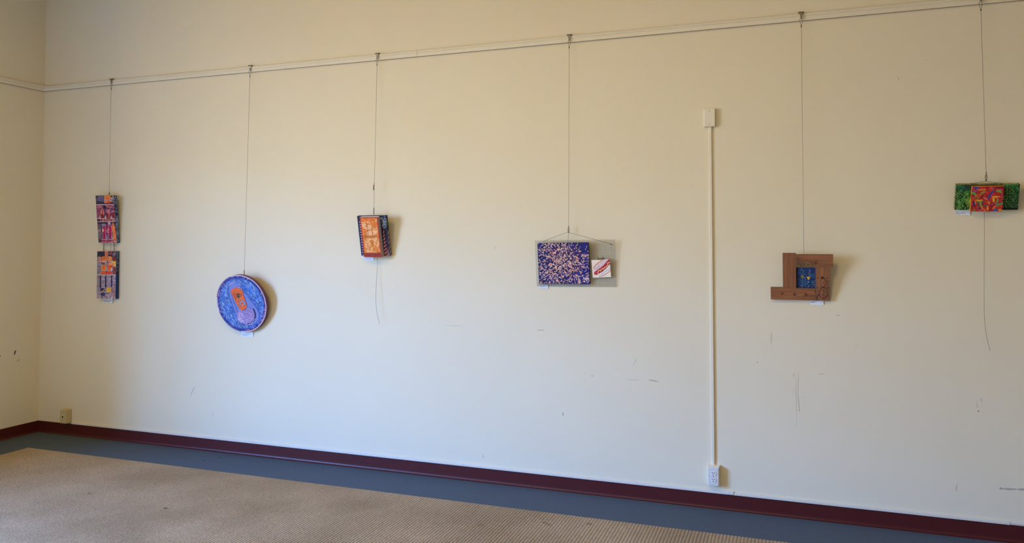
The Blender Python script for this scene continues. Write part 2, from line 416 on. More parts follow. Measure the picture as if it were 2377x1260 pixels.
# picture rail mouldings
ZR0, ZR1 = 3.120, 3.168
RAILP = [(0, ZR0 + .024), (.001, ZR0 + .024), (.0015, ZR0 + .022), (.0145, ZR0 + .022), (.0152, ZR0), (.017, ZR0), (.019, ZR0 + .003), (.019, ZR0 + .024), (.0165, ZR0 + .026),
         (.0165, ZR0 + .029), (.021, ZR0 + .031), (.023, ZR0 + .036), (.022, ZR0 + .043), (.018, ZR1), (.012, ZR1), (.010, ZR1 - .006), (0, ZR1 - .006)]
XJ = at(968, 122, -.02)[0]
structure(MB().profile(RAILP, 0.0, XJ - .0012).build('trim_1', M['white_trim']))
structure(MB().profile(RAILP, XJ + .0012, XR).build('trim_2', M['white_trim']))
structure(MB().profile(RAILP, YF, -.0005, 'y').build('trim_3', M['white_trim']))

M['raw_underside'] = plain('bare_dusty_underside', (148, 132, 118), .8, var=.1, vscale=12)  # shadow line below the rail, painted in as darker strips
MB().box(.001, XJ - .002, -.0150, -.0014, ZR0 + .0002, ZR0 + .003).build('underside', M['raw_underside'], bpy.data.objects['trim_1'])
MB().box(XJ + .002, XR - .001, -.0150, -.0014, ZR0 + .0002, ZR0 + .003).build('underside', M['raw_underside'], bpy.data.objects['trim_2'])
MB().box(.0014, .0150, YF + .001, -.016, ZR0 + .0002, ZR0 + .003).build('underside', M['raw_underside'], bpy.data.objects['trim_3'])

# vinyl cove base
HB = .0990
BASEP = [(0, 0), (.014, 0), (.0145, .0025), (.012, .0038), (.009, .006), (.0065, .010), (.0045, .017), (.004, .03), (.004, HB - .002), (.003, HB), (0, HB)]
structure(MB().profile(BASEP, 0.0, XR).build('baseboard_back', M['vinyl']))
structure(MB().profile(BASEP, YF, -.004, 'y').build('baseboard_left', M['vinyl']))

# ribbed beige carpet laid inside the blue border
RX0, RX1, RY0, RY1, PER = .4514, XR - .45, -.4666, YF + .45, .0197
nr = int((RX1 - RX0) / PER); prof = [0.0, .0014, .0023, .0026, .0026, .0023, .0014]
cv = []; cf = []
xs = []; zs = []
for i in range(nr):
    for k, h in enumerate(prof): xs.append(RX0 + PER * (i + k / len(prof))); zs.append(.003 + h)
xs.append(RX0 + PER * nr); zs.append(.003)
xs = np.array(xs); zs = np.array(zs); nx = len(xs)
ys = [RY0, RY0, -1.2, -2.4, -4.5, RY1, RY1]
for j, y in enumerate(ys):
    for i in range(nx):
        yy = y + (.004 * math.sin(i * .9) if 0 and j < 2 else 0)
        cv.append((xs[i], yy, 0.0 if j in (0, len(ys) - 1) else zs[i]))
for j in range(len(ys) - 1):
    for i in range(nx - 1): cf.append((j * nx + i, (j + 1) * nx + i, (j + 1) * nx + i + 1, j * nx + i + 1))
me = bpy.data.meshes.new('ribbed_carpet'); me.from_pydata(cv, [], cf); me.update(); me.materials.append(M['carpet'])
bm = bmesh.new(); bm.from_mesh(me); bmesh.ops.recalc_face_normals(bm, faces=bm.faces); bm.to_mesh(me); bm.free()
if me.polygons[len(cf) // 2].normal.z < 0: me.flip_normals()
rug = bpy.data.objects.new('ribbed_carpet', me); COL.objects.link(rug)
tag(rug, 'large beige ribbed loop carpet laid inside the blue-grey carpet border', 'carpet')

# ------------------------------------------------------------------ raceways and electrical boxes on the wall
RWP = [(0, .100), (.0045, .100), (.0125, .1012), (.013, .103), (.013, .112), (.0105, .1155), (.0015, .117), (0, .117)]
def raceway(x0, x1, label, prof=RWP, name='cable_raceway', cat='raceway'):
    tag(MB().profile(prof, x0, x1).build(name, M['raceway']), label, cat)
xa = at(166, 985, -.012)[0]; xb = at(1075, 1080, -.012)[0]; xc = at(1688, 1147, -.012)[0]; xd = at(1703, 1149, -.012)[0]; xe = at(2345, 1219, -.012)[0]
RWP = [(o, z + .0022) for o, z in RWP]
raceway(xa, xb - .001, 'long white raceway strip along the baseboard starting at the beige jack box')
raceway(xb + .001, xc, 'white raceway strip along the baseboard passing below the duplex outlet')
BIG = [(0, .099), (.007, .099), (.0150, .100), (.0155, .104), (.0155, .114), (.0125, .118), (.001, .1195), (0, .1195)]
BIG = [(o, z + .003) for o, z in BIG]
raceway(xc, xd - .001, 'short white raceway coupling just right of the duplex outlet', BIG, 'raceway_coupling', 'coupling')
raceway(xd, xe - .001, 'white raceway strip along the baseboard between the coupling and a butt joint')
SM = [(0, .1022), (.004, .1022), (.010, .104), (.0105, .113), (.007, .1165), (0, .1175)]
raceway(xe + .001, XR - .01, 'thin cream painted raceway strip running on past the butt joint', SM)

# vertical conduit, blank box, outlet
XC = 5.967
zb0 = at(1656, 1127, -.045)[2]; zb1 = at(1656, 1085.5, -.045)[2]
xo0 = at(1643.8, 1107, -.045)[0]; xo1 = at(1668.2, 1107, -.045)[0]
XO = (xo0 + xo1) / 2
cond = thing('vertical_raceway', 'slim vertical white raceway climbing from duplex outlet to blank box', 'raceway', (XC, 0, zb1))
cz0, cz1 = at(1656, 1081)[2], at(1648, 292)[2]
MB().bbox(-.0095, .0095, -.013, 0, cz0 - zb1, cz1 - zb1, .0025).build('channel', M['box_cream'], cond)
zz = at(1653, 1003)[2]
MB().bbox(-.0103, .0103, -.0138, -.0, zz - .012 - zb1, zz + .012 - zb1, .002).build('clip', M['box_cream'], cond)

ob = thing('duplex_outlet', 'white surface-mounted duplex outlet box just above the burgundy baseboard', 'outlet', (XO, 0, zb0))
wO, hO = xo1 - xo0, zb1 - zb0
m_ = MB(); a = .006
vs = [(-wO / 2 - a, 0, -a * .4), (wO / 2 + a, 0, -a * .4), (wO / 2 + a, 0, hO + .012), (-wO / 2 - a, 0, hO + .012),
      (-wO / 2 - .002, -.040, -.001), (wO / 2 + .002, -.040, -.001), (wO / 2 + .002, -.040, hO + .003), (-wO / 2 - .002, -.040, hO + .003)]
m_.add(vs, [(0, 1, 2, 3), (4, 7, 6, 5), (0, 4, 5, 1), (1, 5, 6, 2), (2, 6, 7, 3), (3, 7, 4, 0)])
m_.build('outlet_box', M['box_cream'], ob)
pt = MB().bbox(-wO / 2, wO / 2, -.0455, -.0395, 0, hO, .002).build('cover_plate', M['plate'], ob)
for s in (.315, .68):
    cz = hO * s
    r = MB().disc_y(0, cz, .0172, -.0485, -.0450, 24, 1, .0145).build('receptacle', M['recept'], ob)
    MB().box(-.0078, -.0042, -.0488, -.0484, cz + .0005, cz + .0095).build('slot', M['dark'], r)
    MB().box(.0042, .0078, -.0488, -.0484, cz + .0005, cz + .0085).build('slot', M['dark'], r)
    MB().disc_y(0, cz - .0065, .0033, -.0488, -.0484, 12).build('ground_hole', M['dark'], r)
MB().disc_y(0, hO * .5, .003, -.0468, -.0450, 12).build('screw', M['screw'], ob)

bz0 = at(1648, 293, -.028)[2]; bz1 = at(1648, 252, -.028)[2]; bx0 = at(1634.3, 272, -.028)[0]; bx1 = at(1659.5, 272, -.028)[0]
bb = thing('blank_wall_box', 'cream blank-covered electrical box on top of the vertical raceway', 'electrical box', ((bx0 + bx1) / 2, 0, bz0))
wB, hB = bx1 - bx0, bz1 - bz0
MB().bbox(-wB / 2 - .002, wB / 2 + .002, -.024, 0, -.002, hB + .002, .003).build('box_body', M['box_cream'], bb)
MB().bbox(-wB / 2, wB / 2, -.029, -.023, 0, hB, .0022).build('blank_cover', M['box_cream'], bb)
for s in (.13, .87): MB().disc_y(0, hB * s, .0026, -.0298, -.0285, 10).build('screw', M['steel_dark'], bb)

jz0 = at(150, 983, -.05)[2]; jz1 = at(150, 950, -.05)[2]; jx0 = at(140.2, 965, -.055)[0]; jx1 = at(154.5, 965, -.055)[0]
jb = thing('telephone_jack_box', 'beige plastic jack box on the wall at the start of the raceway', 'jack box', ((jx0 + jx1) / 2, 0, jz0))
wJ, hJ = jx1 - jx0, jz1 - jz0
MB().bbox(-wJ / 2, wJ / 2, -.060, 0, 0, hJ, .007, 3).build('box_body', M['jack'], jb)
MB().bbox(-wJ / 2 + .004, wJ / 2 - .004, -0.0620, -0.0580, .006, hJ - .01, .002).build('jack_plate', M['jack'], jb)
MB().box(-.008, .004, -0.0628, -0.0615, hJ * .42, hJ * .42 + .016).build('jack_port', M['dark'], jb)
MB().box(-.014, .012, -0.0626, -0.0615, hJ * .60, hJ * .60 + .006).build('label_strip', M['box_cream'], jb)
MB().disc_y(-.002, hJ * .22, .003, -0.0628, -0.0615, 10).build('screw', M['steel_dark'], jb)
# PART2
# ------------------------------------------------------------------ painter: colours a fine grid of faces
def vnoise(x, y, seed):
    g = np.random.default_rng(seed).random((64, 64)); xi = np.floor(x).astype(int); yi = np.floor(y).astype(int)
    fx = x - xi; fy = y - yi; fx = fx * fx * (3 - 2 * fx); fy = fy * fy * (3 - 2 * fy)
    a = g[yi % 64, xi % 64]; b = g[yi % 64, (xi + 1) % 64]; c = g[(yi + 1) % 64, xi % 64]; d = g[(yi + 1) % 64, (xi + 1) % 64]
    return (a * (1 - fx) + b * fx) * (1 - fy) + (c * (1 - fx) + d * fx) * fy

class Paint:
    """picture on a grid; drawn in the coordinates of a sketch whose corner points are quad = TL, TR, BR, BL"""
    def __init__(s, nu, nv, quad, base):
        s.nu, s.nv = nu, nv
        u = (np.arange(nu) + .5) / nu; v = (np.arange(nv) + .5) / nv; U_, V_ = np.meshgrid(u, v)
        tl, tr, br, bl = [np.array(q, float) for q in quad]
        s.x = (tl[0] * (1 - U_) + tr[0] * U_) * (1 - V_) + (bl[0] * (1 - U_) + br[0] * U_) * V_
        s.y = (tl[1] * (1 - U_) + tr[1] * U_) * (1 - V_) + (bl[1] * (1 - U_) + br[1] * U_) * V_
        s.c = np.zeros((nv, nu, 3)); s.c[:] = base
        s.A = np.array([[tr[0] - tl[0], bl[0] - tl[0]], [tr[1] - tl[1], bl[1] - tl[1]]]); s.Ai = np.linalg.inv(s.A); s.tl = tl
        s.px = np.linalg.norm(tr - tl) / nu
        s.seed = 1
    def put(s, m, col, a=1.0, sl=None):
        col = np.array(col, float); t = s.c if sl is None else s.c[sl]
        m = (m * a)[..., None]; t[:] = t * (1 - m) + col * m
    def win(s, x0, y0, x1, y1):
        P = [s.Ai @ (np.array(p) - s.tl) for p in ((x0, y0), (x1, y0), (x1, y1), (x0, y1))]
        us = [p[0] for p in P]; vs = [p[1] for p in P]
        i0 = int(max(0, min(us) * s.nu - 3)); i1 = int(min(s.nu, max(us) * s.nu + 4)); j0 = int(max(0, min(vs) * s.nv - 3)); j1 = int(min(s.nv, max(vs) * s.nv + 4))
        return (slice(j0, max(j0, j1)), slice(i0, max(i0, i1)))
    def edge(s, d, soft=None):                 # d > 0 inside, in sketch units
        k = soft or s.px
        return np.clip(d / k + .5, 0, 1)
    def rect(s, x0, y0, x1, y1, col, a=1.0, mott=0.0):
        sl = s.win(x0, y0, x1, y1); X = s.x[sl]; Y = s.y[sl]
        d = np.minimum(np.minimum(X - x0, x1 - X), np.minimum(Y - y0, y1 - Y)); s.put(s.edge(d), col, a, sl)
        if mott: s.mottle(s.edge(d), mott, sl)
    def mottle(s, m, amt, sl=None, f=.06):
        X = s.x if sl is None else s.x[sl]; Y = s.y if sl is None else s.y[sl]; t = s.c if sl is None else s.c[sl]
        s.seed += 1; n = vnoise(X * f, Y * f, s.seed) * .6 + vnoise(X * f * 2.7, Y * f * 2.7, s.seed + 50) * .4
        t[:] = np.clip(t * (1 + (m * amt * (n - .5) * 2)[..., None]), 0, 255)
    def ell(s, cx, cy, rx, ry, col, rot=0.0, a=1.0):
        R = max(rx, ry); sl = s.win(cx - R, cy - R, cx + R, cy + R); X = s.x[sl] - cx; Y = s.y[sl] - cy
        c, q = math.cos(rot), math.sin(rot); p = (X * c + Y * q) / rx; r = (-X * q + Y * c) / ry
        s.put(s.edge((1 - np.hypot(p, r)) * min(rx, ry)), col, a, sl)
    def ring(s, cx, cy, rx, ry, w, col, a=1.0, rot=0.0):
        R = max(rx, ry) + w; sl = s.win(cx - R, cy - R, cx + R, cy + R); X = s.x[sl] - cx; Y = s.y[sl] - cy
        c, q = math.cos(rot), math.sin(rot); p = (X * c + Y * q) / rx; r = (-X * q + Y * c) / ry
        s.put(s.edge(w / 2 - abs(1 - np.hypot(p, r)) * min(rx, ry)), col, a, sl)
    def inside(s, pts, sl):
        X = s.x[sl]; Y = s.y[sl]; m = np.zeros(X.shape, bool); n = len(pts)
        for i in range(n):
            (x0, y0), (x1, y1) = pts[i], pts[(i + 1) % n]
            if y0 == y1: continue
            m ^= ((y0 > Y) != (y1 > Y)) & (X < (x1 - x0) * (Y - y0) / (y1 - y0) + x0)
        return m
    def poly(s, pts, col, a=1.0, mott=0.0):
        xs_ = [p[0] for p in pts]; ys_ = [p[1] for p in pts]; sl = s.win(min(xs_), min(ys_), max(xs_), max(ys_)); m = s.inside(pts, sl).astype(float)
        s.put(m, col, a, sl)
        if mott: s.mottle(m, mott, sl)
    def seg(s, x0, y0, x1, y1, w, col, a=1.0):
        h = w / 2; sl = s.win(min(x0, x1) - h, min(y0, y1) - h, max(x0, x1) + h, max(y0, y1) + h)
        X = s.x[sl]; Y = s.y[sl]
        if X.size == 0: return
        dx, dy = x1 - x0, y1 - y0; L2 = dx * dx + dy * dy + 1e-9; t = np.clip(((X - x0) * dx + (Y - y0) * dy) / L2, 0, 1)
        s.put(s.edge(h - np.hypot(X - x0 - t * dx, Y - y0 - t * dy)), col, a, sl)
    def line(s, pts, w, col, a=1.0):
        for p, q in zip(pts[:-1], pts[1:]): s.seg(p[0], p[1], q[0], q[1], w, col, a)
    def dabs(s, n, x0, y0, x1, y1, L, w, cols, ang=(0, math.pi), a=1.0, test=None):
        for _ in range(n):
            x = random.uniform(x0, x1); y = random.uniform(y0, y1)
            if test and not test(x, y): continue
            t = ang(x, y) if callable(ang) else random.uniform(*ang)
            l = L * random.uniform(.5, 1.1) / 2; c = random.choice(cols)
            s.seg(x - l * math.cos(t), y - l * math.sin(t), x + l * math.cos(t), y + l * math.sin(t), w * random.uniform(.7, 1.2), c, a)
    def squiggle(s, n, x0, y0, x1, y1, L, w, cols, a=1.0):
        for _ in range(n):
            x = random.uniform(x0, x1); y = random.uniform(y0, y1); t = random.uniform(0, 6.28); pts = [(x, y)]
            for _k in range(4):
                t += random.uniform(-1, 1); x += L / 4 * math.cos(t); y += L / 4 * math.sin(t); pts.append((x, y))
            s.line(pts, w, random.choice(cols), a)
    def mesh(s, name, mapf, mat, parent, gain, keep=None):
        """mapf(u, v) -> local point (u right, v down); one coloured face per cell"""
        nu, nv = s.nu, s.nv
        u = np.linspace(0, 1, nu + 1); v = np.linspace(0, 1, nv + 1); U_, V_ = np.meshgrid(u, v)
        P = mapf(U_, V_); co = np.stack(P, -1).reshape(-1, 3)
        j, i = np.meshgrid(np.arange(nv), np.arange(nu), indexing='ij'); a = j * (nu + 1) + i
        f = np.stack([a, a + nu + 1, a + nu + 2, a + 1], -1).reshape(-1, 4)
        col = np.clip(lin(np.clip(s.c, 0, 255)) * np.asarray(gain), 0, .92).reshape(-1, 3)
        if keep is not None: k = keep.reshape(-1); f = f[k]; col = col[k]
        me = bpy.data.meshes.new(name); me.vertices.add(len(co)); me.vertices.foreach_set('co', co.ravel())
        me.loops.add(len(f) * 4); me.loops.foreach_set('vertex_index', f.ravel().astype(np.int32))
        me.polygons.add(len(f)); me.polygons.foreach_set('loop_start', np.arange(0, len(f) * 4, 4, dtype=np.int32))
        me.update(calc_edges=True)
        at_ = me.attributes.new('paint', 'FLOAT_COLOR', 'FACE')
        at_.data.foreach_set('color', np.concatenate([col, np.ones((len(col), 1))], 1).astype(np.float32).ravel())
        me.materials.append(mat); me.validate()
        o = bpy.data.objects.new(name, me); COL.objects.link(o)
        if parent: o.parent = parent
        return o

def sketch_quad(Mx, x0, x1, z0, z1, d, ox, oy, sc):
    """where the corners of a local face fall in a sketch with origin (ox, oy) and scale sc"""
    out = []
    for x, z in ((x0, z1), (x1, z1), (x1, z0), (x0, z0)):
        p = Mx @ Vector((x, -d, z)); u, v = proj((p.x, p.y, p.z)); out.append(((u - ox) * sc, (v - oy) * sc))
    return out
def face_map(x0, x1, z0, z1, d):
    return lambda U_, V_: (x0 + (x1 - x0) * U_, np.full_like(U_, -d), z1 - (z1 - z0) * V_)
def side_map(x, z0, z1, d0, d1):      # a side face on the right, u runs from the front back to the wall
    return lambda U_, V_: (np.full_like(U_, x), -(d1 - (d1 - d0) * U_), z1 - (z1 - z0) * V_)

# ------------------------------------------------------------------ hanging cables
def cable(px_top, px_bot, y_bot, label, mids=(), twist=None, grip=None, tail=None):
    T = at(px_top[0], px_top[1], -.030); x = T[0]
    c = thing('hanging_cable', label, 'cable', (x, 0, ZR1), group='hanging cables on the picture rail')
    L = lambda p: (p[0] - x, p[1], p[2] - ZR1)
    h = MB(); hk = M['hook_steel']
    MB().box(-.017, .017, -.034, -.011, .0005, .0045).box(-.014, .014, -.0125, -.0105, -.005, .0005).build('hook_lip', M['dark_lip'], c)
    vs = []
    for (w, z, y0, y1) in ((.0155, .0005, -.033, -.029), (.0125, -.006, -.033, -.029), (.0058, -.016, -.032, -.0285), (.0050, -.030, -.032, -.0285), (.0058, -.034, -.033, -.028)):
        vs += [(-w, y0, z), (w, y0, z), (w, y1, z), (-w, y1, z)]
    fs = [(0, 1, 2, 3), (16, 19, 18, 17)]
    for i in range(4):
        for k in range(4): fs.append((i * 4 + k, i * 4 + (k + 1) % 4, i * 4 + 4 + (k + 1) % 4, i * 4 + 4 + k))
    h.add(vs, fs); h.build('rail_hook', hk, c)
    MB().ball((0, -.0315, -.036), .0066).build('swivel_ball', M['steel'], c)
    loop = [(0, -.030, -.083), (-.0035, -.030, -.074), (-.0075, -.030, -.058), (-.0085, -.030, -.048), (-.005, -.030, -.041), (0, -.030, -.039), (.005, -.030, -.041), (.0085, -.030, -.048), (.0075, -.030, -.058), (.0035, -.030, -.074), (0, -.030, -.083)]
    MB().tube(loop, .0012, 6).build('wire_loop', M['cable'], c)
    MB().tube([(0, -.030, -.081), (0, -.030, -.093)], .0030, 8).build('ferrule', M['steel_dark'], c)
    pts = [(0, -.030, -.092)] + [L(at(m[0], m[1], m[2])) for m in mids] + [L(at(px_bot[0], px_bot[1], y_bot))]
    MB().tube(pts, .00095, 6).build('wire', M['cable'], c)
    if grip:
        A = np.array(L(at(grip[0][0], grip[0][1], grip[2]))); B = np.array(L(at(grip[1][0], grip[1][1], grip[2])))
        d = B - A
        g = MB().tube([A, A + d * .18, A + d * .2, A + d * .34, A + d * .36], .004, 10, [.0028, .0030, .0044, .0044, .0026]).build('cable_gripper', M['steel'], c)
        ring = [A + d * (.36 + .58 * (1 - math.cos(math.pi * k / 6)) / 2) + np.array([.0040 * math.sin(math.pi * k / 6), -.001, 0]) for k in range(7)]
        ring += [A + d * (.36 + .58 * (1 - math.cos(math.pi * k / 6)) / 2) + np.array([-.0040 * math.sin(math.pi * k / 6), -.001, 0]) for k in range(6, -1, -1)]
        MB().tube(ring, .0020, 6).build('snap_hook', M['steel_dark'], g)
        MB().ball(B, .0042, 8, 5).build('hook_end', M['steel_dark'], g)
    if twist:
        A = np.array(L(at(twist[0][0], twist[0][1], twist[2]))); B = np.array(L(at(twist[1][0], twist[1][1], twist[2]))); m = MB()
        for ph in (0, math.pi):
            m.tube([A + (B - A) * k / 16 + .0032 * np.array([math.cos(ph + k * 1.2), math.sin(ph + k * 1.2), 0]) for k in range(17)], .0013, 5)
        m.build('wire_twist', M['steel_dark'], c)
    if tail:
        for seg in tail:
            P = [L(at(p[0], p[1], p[2])) for p in seg]
            # smooth the drooping end
            Q = []
            for i in range(len(P) - 1):
                p0 = np.array(P[max(i - 1, 0)]); p1 = np.array(P[i]); p2 = np.array(P[i + 1]); p3 = np.array(P[min(i + 2, len(P) - 1)])
                for t in np.linspace(0, 1, 8, endpoint=False):
                    Q.append(.5 * (2 * p1 + (p2 - p0) * t + (2 * p0 - 5 * p1 + 4 * p2 - p3) * t * t + (-p0 + 3 * p1 - 3 * p2 + p3) * t ** 3))
            Q.append(np.array(P[-1])); MB().tube(Q, .00095, 6).build('loose_end', M['cable'], c)
    return c

cable((258.3, 190), (253.3, 453.2), -.050, 'steel cable hanging from the rail to the upper bottle-shelf panel', twist=((253.3, 447), (253.3, 452.5), -.050))
cable((580.3, 162), (566.8, 640), -.092, 'steel cable holding up the round blue drink-can painting', twist=((566.8, 627), (567, 640), -.092))
cable((875.3, 134), (867.8, 499), -.078, 'steel cable with loose end hanging below the orange book-like artwork', mids=[(869, 426, -.066)],
      grip=((868.6, 424), (867.4, 440), -.068), twist=((867.9, 482), (867.6, 497), -.078),
      tail=[[(874.8, 598, -.012), (876, 618, -.018), (873.5, 655, -.030), (872.6, 700, -.040), (875.5, 728, -.042), (881.2, 752, -.042)]])
cable((1321.2, 92), (1319.8, 526), -.042, 'steel cable holding up the wire grid with the speckled canvas', grip=((1319.8, 523.5), (1320, 539), -.042),
      tail=[[(1319.6, 538, -.040), (1319.2, 548, -.034), (1317.6, 564, -.014)]])
cable((1859.7, 39), (1866, 592), -.078, 'steel cable holding up the wooden pinwheel frame')
cable((2276.6, 8), (2289.2, 402), -.058, 'steel cable with loose end hanging below the green and red panels', grip=((2289.2, 399), (2289, 419), -.058),
      tail=[[(2284.6, 491.5, -.012), (2285.4, 530, -.022), (2284.6, 600, -.040), (2284.4, 690, -.055), (2287, 760, -.050), (2298, 814, -.034)]])

# ------------------------------------------------------------------ printed cards under the works
def card(px0, py0, px1, py1, label, lines, roll=0.0, y=-.0015):
    A = at(px0, py0, y); B = at(px1, py1, y); w = B[0] - A[0]; h = A[2] - B[2]
    o = bpy.data.objects.new('title_card', None); COL.objects.link(o); o.matrix_world = art_matrix((A[0] + B[0]) / 2, -.001, B[2], 3, roll, 0)
    tag(o, label, 'card', 'white title cards on the wall')
    MB().box(-w / 2, w / 2, -.0022, 0, 0, h).build('card_stock', M['plate'], o)
    p = Paint(64, 26, ((0, 0), (64, 0), (64, 26), (0, 26)), (236, 236, 240))
    for (v, u0, u1, wd_) in lines:
        u = u0
        while u < u1:
            l = random.uniform(1.5, 5); p.seg(u, v, min(u + l, u1), v, wd_, (96, 96, 110), .8); u += l + 1.6
    p.mesh('printed_face', face_map(-w / 2 + .0004, w / 2 - .0004, .0004, h - .0004, .0026), M['print'], o, 1.0)
card(239, 690, 262.3, 703.5, 'small white card peeking out under the lower bottle-shelf panel', [(15, 6, 58, 2.0), (20, 6, 46, 1.6)], 1)
card(560.5, 768, 588.5, 782, 'small white card under the round blue drink-can painting', [(14, 5, 50, 1.4), (20, 5, 36, 1.4)], -1.5)
card(846.5, 594, 868, 604.6, 'small white card under the orange book-like artwork', [(10, 6, 56, 2), (18, 5, 46, 2)], 0)
card(1251.8, 660, 1272.6, 671, 'small white card under the speckled navy canvas', [(11, 4, 40, 2), (20, 4, 56, 2)], 0)
card(1880.2, 697, 1912.2, 708.2, 'small white card under the wooden pinwheel frame', [(7, 3, 30, 2.4), (12, 3, 22, 2.2)], 0)
card(2217.2, 485, 2252.2, 499.8, 'small white card under the green and red panels', [(12, 2, 14, 1.6), (17, 2, 42, 1.8), (22, 2, 20, 1.4)], -1)

def panel_body(parent, x0, x1, z0, z1, d0, d1, mat, name='canvas_edge'):
    return MB().box(x0, x1, -d1, -d0, z0, z1).build(name, mat, parent)

# ------------------------------------------------------------------ two linked bottle-shelf panels
Mx = art_matrix(.8357, -.004, 1.7236, 6.78, 1.22, -.42)
w, h, d = .2094, .4159, .0339
a1 = thing('painted_panel', 'upper tall painted panel of red bottles on shelves with navy edge', 'painting', mat=Mx)
panel_body(a1, -w / 2, w / 2, 0, h, 0, d, M['edge_navy'])
p = Paint(104, 210, sketch_quad(Mx, -w / 2, w / 2, 0, h, d, 180, 430, 8.4), (88, 42, 60))
p.rect(330, 190, 520, 356, (48, 42, 64), 1, .5)
for x in (408, 425, 452, 478, 498): p.seg(x, 214, x + 4, 268, 9, (146, 128, 160))
p.dabs(30, 370, 215, 515, 340, 26, 7, [(120, 102, 140), (60, 50, 84), (150, 132, 165)])
p.seg(365, 290, 520, 288, 8, (140, 118, 156))
p.rect(524, 190, 640, 274, (226, 112, 34), 1, .25); p.rect(528, 298, 655, 347, (222, 84, 42), 1, .25)
p.dabs(14, 535, 205, 630, 268, 24, 8, [(236, 150, 50), (206, 70, 40)]); p.dabs(10, 535, 304, 645, 342, 24, 8, [(240, 160, 60), (200, 50, 40)])
p.seg(528, 287, 645, 283, 14, (216, 190, 170)); p.seg(526, 205, 530, 345, 9, (190, 160, 160))
p.rect(645, 190, 740, 347, (34, 26, 44)); p.dabs(70, 645, 200, 735, 345, 20, 9, [(210, 196, 200), (190, 150, 160), (26, 20, 40)])
p.rect(330, 347, 760, 368, (16, 12, 36)); p.seg(355, 377, 740, 375, 16, (206, 176, 176))
p.rect(350, 388, 760, 446, (136, 52, 72), 1, .4); p.dabs(26, 375, 395, 495, 440, 40, 8, [(196, 150, 150), (120, 40, 60)], (-.2, .2)); p.dabs(20, 560, 395, 720, 440, 36, 10, [(190, 126, 140), (110, 40, 66), (160, 70, 96)], (-.4, .4))
p.poly([(500, 392), (545, 392), (570, 446), (500, 446)], (26, 20, 46))
p.rect(350, 446, 480, 645, (126, 58, 82), 1, .4); p.rect(480, 446, 780, 645, (72, 46, 78), 1, .5); p.dabs(30, 380, 450, 460, 640, 26, 8, [(150, 80, 96), (100, 40, 66)])
p.poly([(468, 452), (502, 452), (524, 520), (522, 640), (456, 640), (444, 520)], (176, 84, 74), 1, .2); p.poly([(446, 560), (524, 560), (522, 640), (458, 640)], (126, 16, 30))
p.seg(468, 480, 464, 560, 10, (230, 156, 130)); p.seg(512, 500, 514, 575, 10, (224, 140, 118)); p.seg(486, 500, 486, 620, 8, (150, 30, 36))
p.poly([(588, 465), (616, 465), (644, 530), (640, 644), (572, 644), (558, 530)], (150, 50, 76), 1, .3); p.poly([(560, 552), (642, 552), (638, 642), (572, 642)], (134, 22, 28))
p.squiggle(16, 562, 480, 640, 550, 40, 6, [(224, 150, 150), (206, 120, 136)]); p.seg(616, 555, 614, 630, 10, (222, 122, 86))
p.poly([(664, 498), (760, 494), (760, 644), (684, 644), (662, 560)], (126, 24, 46), 1, .3); p.dabs(14, 668, 496, 720, 530, 26, 9, [(206, 140, 150), (180, 60, 90)])
for t in ([(418, 642), (440, 568), (456, 642)], [(524, 642), (548, 576), (572, 642)], [(640, 642), (656, 585), (684, 642)]): p.poly(t, (168, 164, 164), 1, .2)
p.line([(370, 650), (500, 648), (600, 662), (680, 648), (760, 648)], 12, (206, 176, 170))
p.rect(340, 656, 780, 702, (134, 44, 50), 1, .3); p.rect(380, 656, 440, 702, (52, 12, 40)); p.squiggle(26, 450, 660, 740, 700, 36, 7, [(206, 176, 168), (90, 20, 36), (180, 120, 110)])
p.seg(380, 708, 780, 704, 14, (184, 162, 168)); p.rect(340, 716, 800, 746, (32, 22, 54), 1, .3)
p.rect(340, 746, 800, 1052, (84, 56, 98), 1, .4); p.ell(512, 772, 44, 26, (124, 128, 148)); p.poly([(585, 716), (640, 716), (648, 775), (610, 770)], (194, 152, 168)); p.ell(610, 778, 34, 18, (110, 106, 130))
p.rect(340, 760, 462, 1052, (98, 84, 86), 1, .4); p.rect(400, 858, 454, 915, (168, 122, 132), 1, .3); p.seg(462, 780, 478, 950, 16, (44, 30, 64)); p.squiggle(20, 395, 930, 470, 1045, 36, 6, [(150, 140, 140), (60, 50, 56)])
p.poly([(552, 755), (590, 755), (588, 950), (556, 950)], (142, 22, 74), 1, .2)
for x0, x1, y0 in ((480, 552, 798), (598, 668, 786)):
    p.poly([(x0 + 12, y0), (x1 - 8, y0), (x1, y0 + 70), (x1 - 8, 1046), (x0 + 14, 1046), (x0, y0 + 70)], (170, 18, 70), 1, .25)
    p.line([(x0 + 10, y0), (x0 + 4, y0 + 80), (x0 + 16, 1040)], 7, (206, 156, 186)); p.line([(x1 - 8, y0), (x1 + 2, y0 + 80), (x1 - 4, 1040)], 7, (206, 150, 186))
p.dabs(8, 486, 850, 520, 910, 26, 9, [(240, 196, 170), (226, 180, 110)]); p.dabs(8, 572, 850, 610, 920, 24, 9, [(240, 200, 190), (236, 160, 150)]); p.seg(520, 940, 520, 1030, 16, (120, 6, 46)); p.seg(630, 940, 630, 1030, 16, (120, 6, 50))
p.poly([(556, 1048), (572, 950), (592, 1048)], (142, 142, 152)); p.poly([(664, 1048), (684, 950), (700, 1048)], (142, 142, 152))
p.poly([(682, 722), (664, 800), (690, 900), (698, 1080), (762, 1085), (756, 960), (724, 800), (704, 740)], (226, 110, 44), 1, .25); p.dabs(24, 680, 800, 755, 1070, 34, 10, [(206, 120, 50), (236, 140, 70), (210, 80, 40), (180, 90, 50)], (1.2, 1.9))
